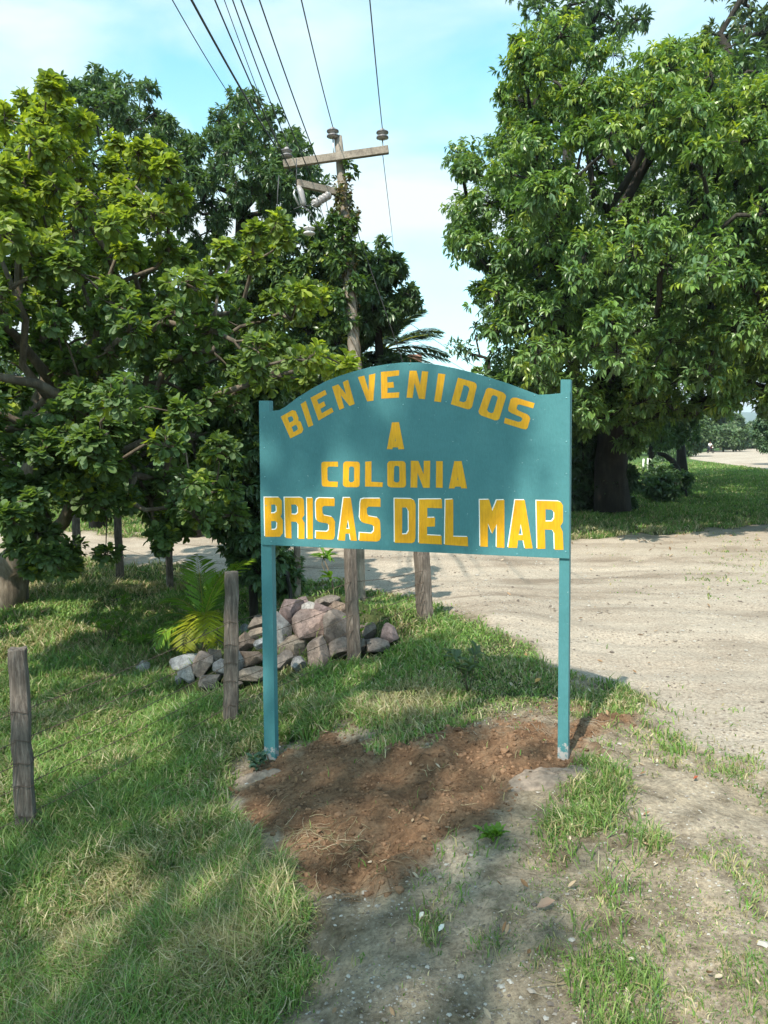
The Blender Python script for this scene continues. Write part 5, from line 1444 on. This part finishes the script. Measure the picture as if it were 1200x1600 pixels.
def strewn(name, label, cx, cy, sx_, sy_, n, L, cols, seed, r=.0016, cat='straw', zz=.02):
    """loose roots and straw lying on the ground"""
    rg = np.random.default_rng(seed); mb = MB(); C = []; k = 6
    g0 = G(cx, cy); ex = (G(cx+sx_, cy)-g0)[:2]; ey = (G(cx, cy+sy_)-g0)[:2]
    p = g0[None, :2]+rg.normal(0, 1, (n, 1))*ex+rg.normal(0, 1, (n, 1))*ey
    a = rg.uniform(0, 6.28, n); l = L*rg.uniform(.4, 1.3, n); cv = rg.normal(0, .35, n); XY = []
    for i_ in range(k):
        XY.append(p.copy()); a = a+cv+rg.normal(0, .15, n); p = p+np.stack([np.cos(a), np.sin(a)], 1)*(l/k)[:, None]
    XY = np.array(XY); Z = gz_full(XY[..., 0].ravel(), XY[..., 1].ravel()).reshape(k, n)
    for q in range(n):
        hgt_ = zz*rg.uniform(.1, 1)
        pts = [[XY[i_, q, 0], XY[i_, q, 1], Z[i_, q]+.002+hgt_*math.sin(math.pi*i_/(k-1)*.9+.1)] for i_ in range(k)]
        n0 = mb.n; mb.tube(pts, np.linspace(r, r*.5, k), 3, False); C.append(np.repeat([cols[rg.integers(0, len(cols))]], mb.n-n0, 0))
    V = np.concatenate(mb.V)
    return props(npmesh(name, V, [np.concatenate(f) for f in mb.F.values() if f], M['dry'], None, np.concatenate(C)), label, cat, None, 'stuff')
straw = [(.40, .33, .20), (.30, .23, .13), (.22, .20, .10), (.46, .38, .26)]; rootc = [(.20, .11, .06), (.26, .17, .10), (.14, .08, .045)]
strewn('straw', 'pulled dry grass lying on the dug soil', 505, 1310, 42, 16, 90, .15, straw, 41)
strewn('roots', 'fine brown roots and stems sticking from the dark edge of the dug soil', 560, 1350, 55, 28, 130, .13, rootc, 42)
strewn('twigs', 'thin twigs scattered over the dug soil', 660, 1230, 130, 45, 60, .14, rootc+straw[:1], 43)
strewn('dead_grass', 'grey dead grass matted along the back rim of the dug soil', 770, 1115, 70, 14, 260, .12, [(.26, .22, .17), (.34, .29, .22), (.2, .17, .13)], 44, .0018)
strewn('dead_stems', 'dry stems matted in the grass at the lower left', 190, 1430, 120, 60, 260, .2, straw, 45, .0016, zz=.07)
strewn('dead_grass', 'thin dead grass matted on the grey bare earth at bottom centre', 780, 1440, 130, 75, 420, .06, [(.24, .21, .15), (.33, .28, .2), (.17, .17, .09)], 47, .0013, zz=.012)
strewn('dry_stalks', 'bent dry stalks on the bare ground at lower right', 960, 1530, 60, 30, 12, .22, straw, 46, .002)
def big_leaf(px, py, L, a, col, lab, roll=.3):
    g = G(px, py); d = np.array([[math.cos(a), math.sin(a), .12]])
    V, Fs, C = leaves((g+[0, 0, .018])[None], d, np.array([[.1, -.3, 1.]]), L, L*.55, np.array([col]), lance(-.35, .22, .55), .1)
    props(npmesh('dry_leaf', V, Fs, M['dry'], None, C), lab, 'leaf', 'large fallen leaves')
for a in ((838,1425,.075,.0,(.40,.27,.20),'large curled pinkish brown leaf on the grey earth at lower right'), (548,1122,.06,2.6,(.40,.26,.16),'tan curled leaf in the grass above the dug soil'),
          (835,1068,.06,.5,(.55,.33,.12),'orange leaf beside the right sign post'), (822,1027,.05,1.5,(.45,.25,.12),'small orange brown leaf by the road edge left of the right post'),
          (62,962,.10,.3,(.42,.28,.2),'brown leaf lying in the grass by the thick left trunk'), (655,1445,.03,1,(.7,.68,.62),'tiny pale leaf scrap on the grey earth'),
          (685,1458,.035,.8,(.75,.74,.7),'small white scrap on the bare ground at bottom centre'), (1083,1222,.03,.2,(.30,.08,.04),'small dark red leaf on the bare earth at right')):
    big_leaf(*a)

# low broad-leaved weeds
def weed(px, py, h, n, L, W, label, pal, tmpl=T_OBOV, D=None, stem=True, spread=.25, nt=None, name='weed', cat='plant'):
    b, D0 = Gd(px, py)
    root = thing(name, b, label, cat); H = h/F*D0; mb = MB(); tips = []
    for k in range(n):
        a = rng.uniform(0, 6.28); rr_ = spread*H*rng.uniform(.2, 1); tp = b+np.array([math.cos(a)*rr_, math.sin(a)*rr_, H*rng.uniform(.55, 1)])
        mb.tube([b-[0, 0, .02], (b+tp)/2+rng.normal(0, .01, 3), tp], [.004, .003, .002], 4); tips.append(tp)
        tips.append((b+tp)/2+[0, 0, H*.1])
    mb.build('stem', M['twig'], root, True); tips = np.array(tips); outs = np.tile([0, 0, 1.], (len(tips), 1))+rng.normal(0, .2, (len(tips), 3))
    V, Fs, C = whorl(tips, outs, nt or 6, L, W, pal, tmpl, .95, .1)
    npmesh('foliage', V, Fs, M['leaf_gloss'], root, C)
BR = [(.10, .20, .03), (.14, .26, .04)]; SG = [(.09, .14, .07), (.12, .17, .09)]
weed(196, 957, 26, 3, .10, .035, 'bright green sprout with pointed leaves in the shade of the left tree', BR, T_LANCE)
weed(165, 1003, 45, 6, .09, .035, 'leafy green weed in the grass left of the palm', BR, T_LANCE, spread=.8)
weed(215, 1015, 28, 9, .07, .03, 'low spreading bright weed beside the lone pale rock', BR, T_LANCE, spread=1.6)
weed(250, 1020, 26, 8, .07, .03, 'low bright weed right at the left end of the rocks', BR, T_LANCE, spread=1.4)
weed(340, 1000, 34, 7, .09, .06, 'round-leaved weed at the back of the rocks left of the square post', SG, spread=.8)
weed(392, 950, 40, 5, .08, .04, 'bright small plant between the square post and the sign post', BR, T_LANCE, spread=.6)
weed(733, 1085, 72, 6, .085, .045, 'grey-green broad-leaved weed on the grass rim left of the right post', SG, T_LANCE, spread=.5)
weed(560, 1030, 85, 6, .05, .028, 'green creeper weed climbing beside the dark fence post', BR, T_LANCE, spread=.22)
weed(770, 1320, 16, 5, .05, .02, 'small green tuft on the bare earth below the dug soil', BR, T_LANCE, spread=.9)
weed(403, 1205, 22, 5, .05, .03, 'tiny bluish weed by the left sign post footing', [(.07, .13, .09)], T_LANCE, spread=.8)
# thin sapling seen under the board
sb_, Ds = Gd(524, 935); root = thing('sapling', sb_, 'thin bare-stemmed sapling with a bright leafy top framed under the board', 'sapling')
mb = MB(); mb.tube([sb_-[0, 0, .05], P(518, 905, Ds), P(513, 890, Ds), P(505, 870, Ds)], [.012, .010, .008, .005], 6)
mb.tube([P(518, 905, Ds), P(509, 895, Ds), P(503, 882, Ds), P(506, 868, Ds)], [.008, .006, .005, .004], 5); mb.build('stem', M['twig'], root, True)
tp = np.array([P(506, 868, Ds), P(503, 872, Ds), P(511, 869, Ds), P(517, 903, Ds)]); V, Fs, C = whorl(tp, np.tile([.1, 0, 1.], (4, 1)), 7, .14, .045, BR, T_LANCE, 1.2, .15)
npmesh('foliage', V, Fs, M['leaf_gloss'], root, C)
print('objects', len(bpy.data.objects))

# thin warm air over the whole place: far trees and the hill fade into it
hm = bpy.data.materials.new('air'); hm.use_nodes = True; nt = hm.node_tree
nt.nodes.remove(nt.nodes['Principled BSDF']); pv = nt.nodes.new('ShaderNodeVolumePrincipled')
pv.inputs['Color'].default_value = (.80, .90, 1, 1); pv.inputs['Density'].default_value = .00028; pv.inputs['Anisotropy'].default_value = .2
nt.links.new(pv.outputs[0], nt.nodes['Material Output'].inputs['Volume'])
mb = MB(); mb.box([0, 0, 62], [7800, 7800, 140]); hz_o = mb.build('haze', hm, None); props(hz_o, 'thin bluish haze over the far hill and trees', 'haze', None, 'stuff')
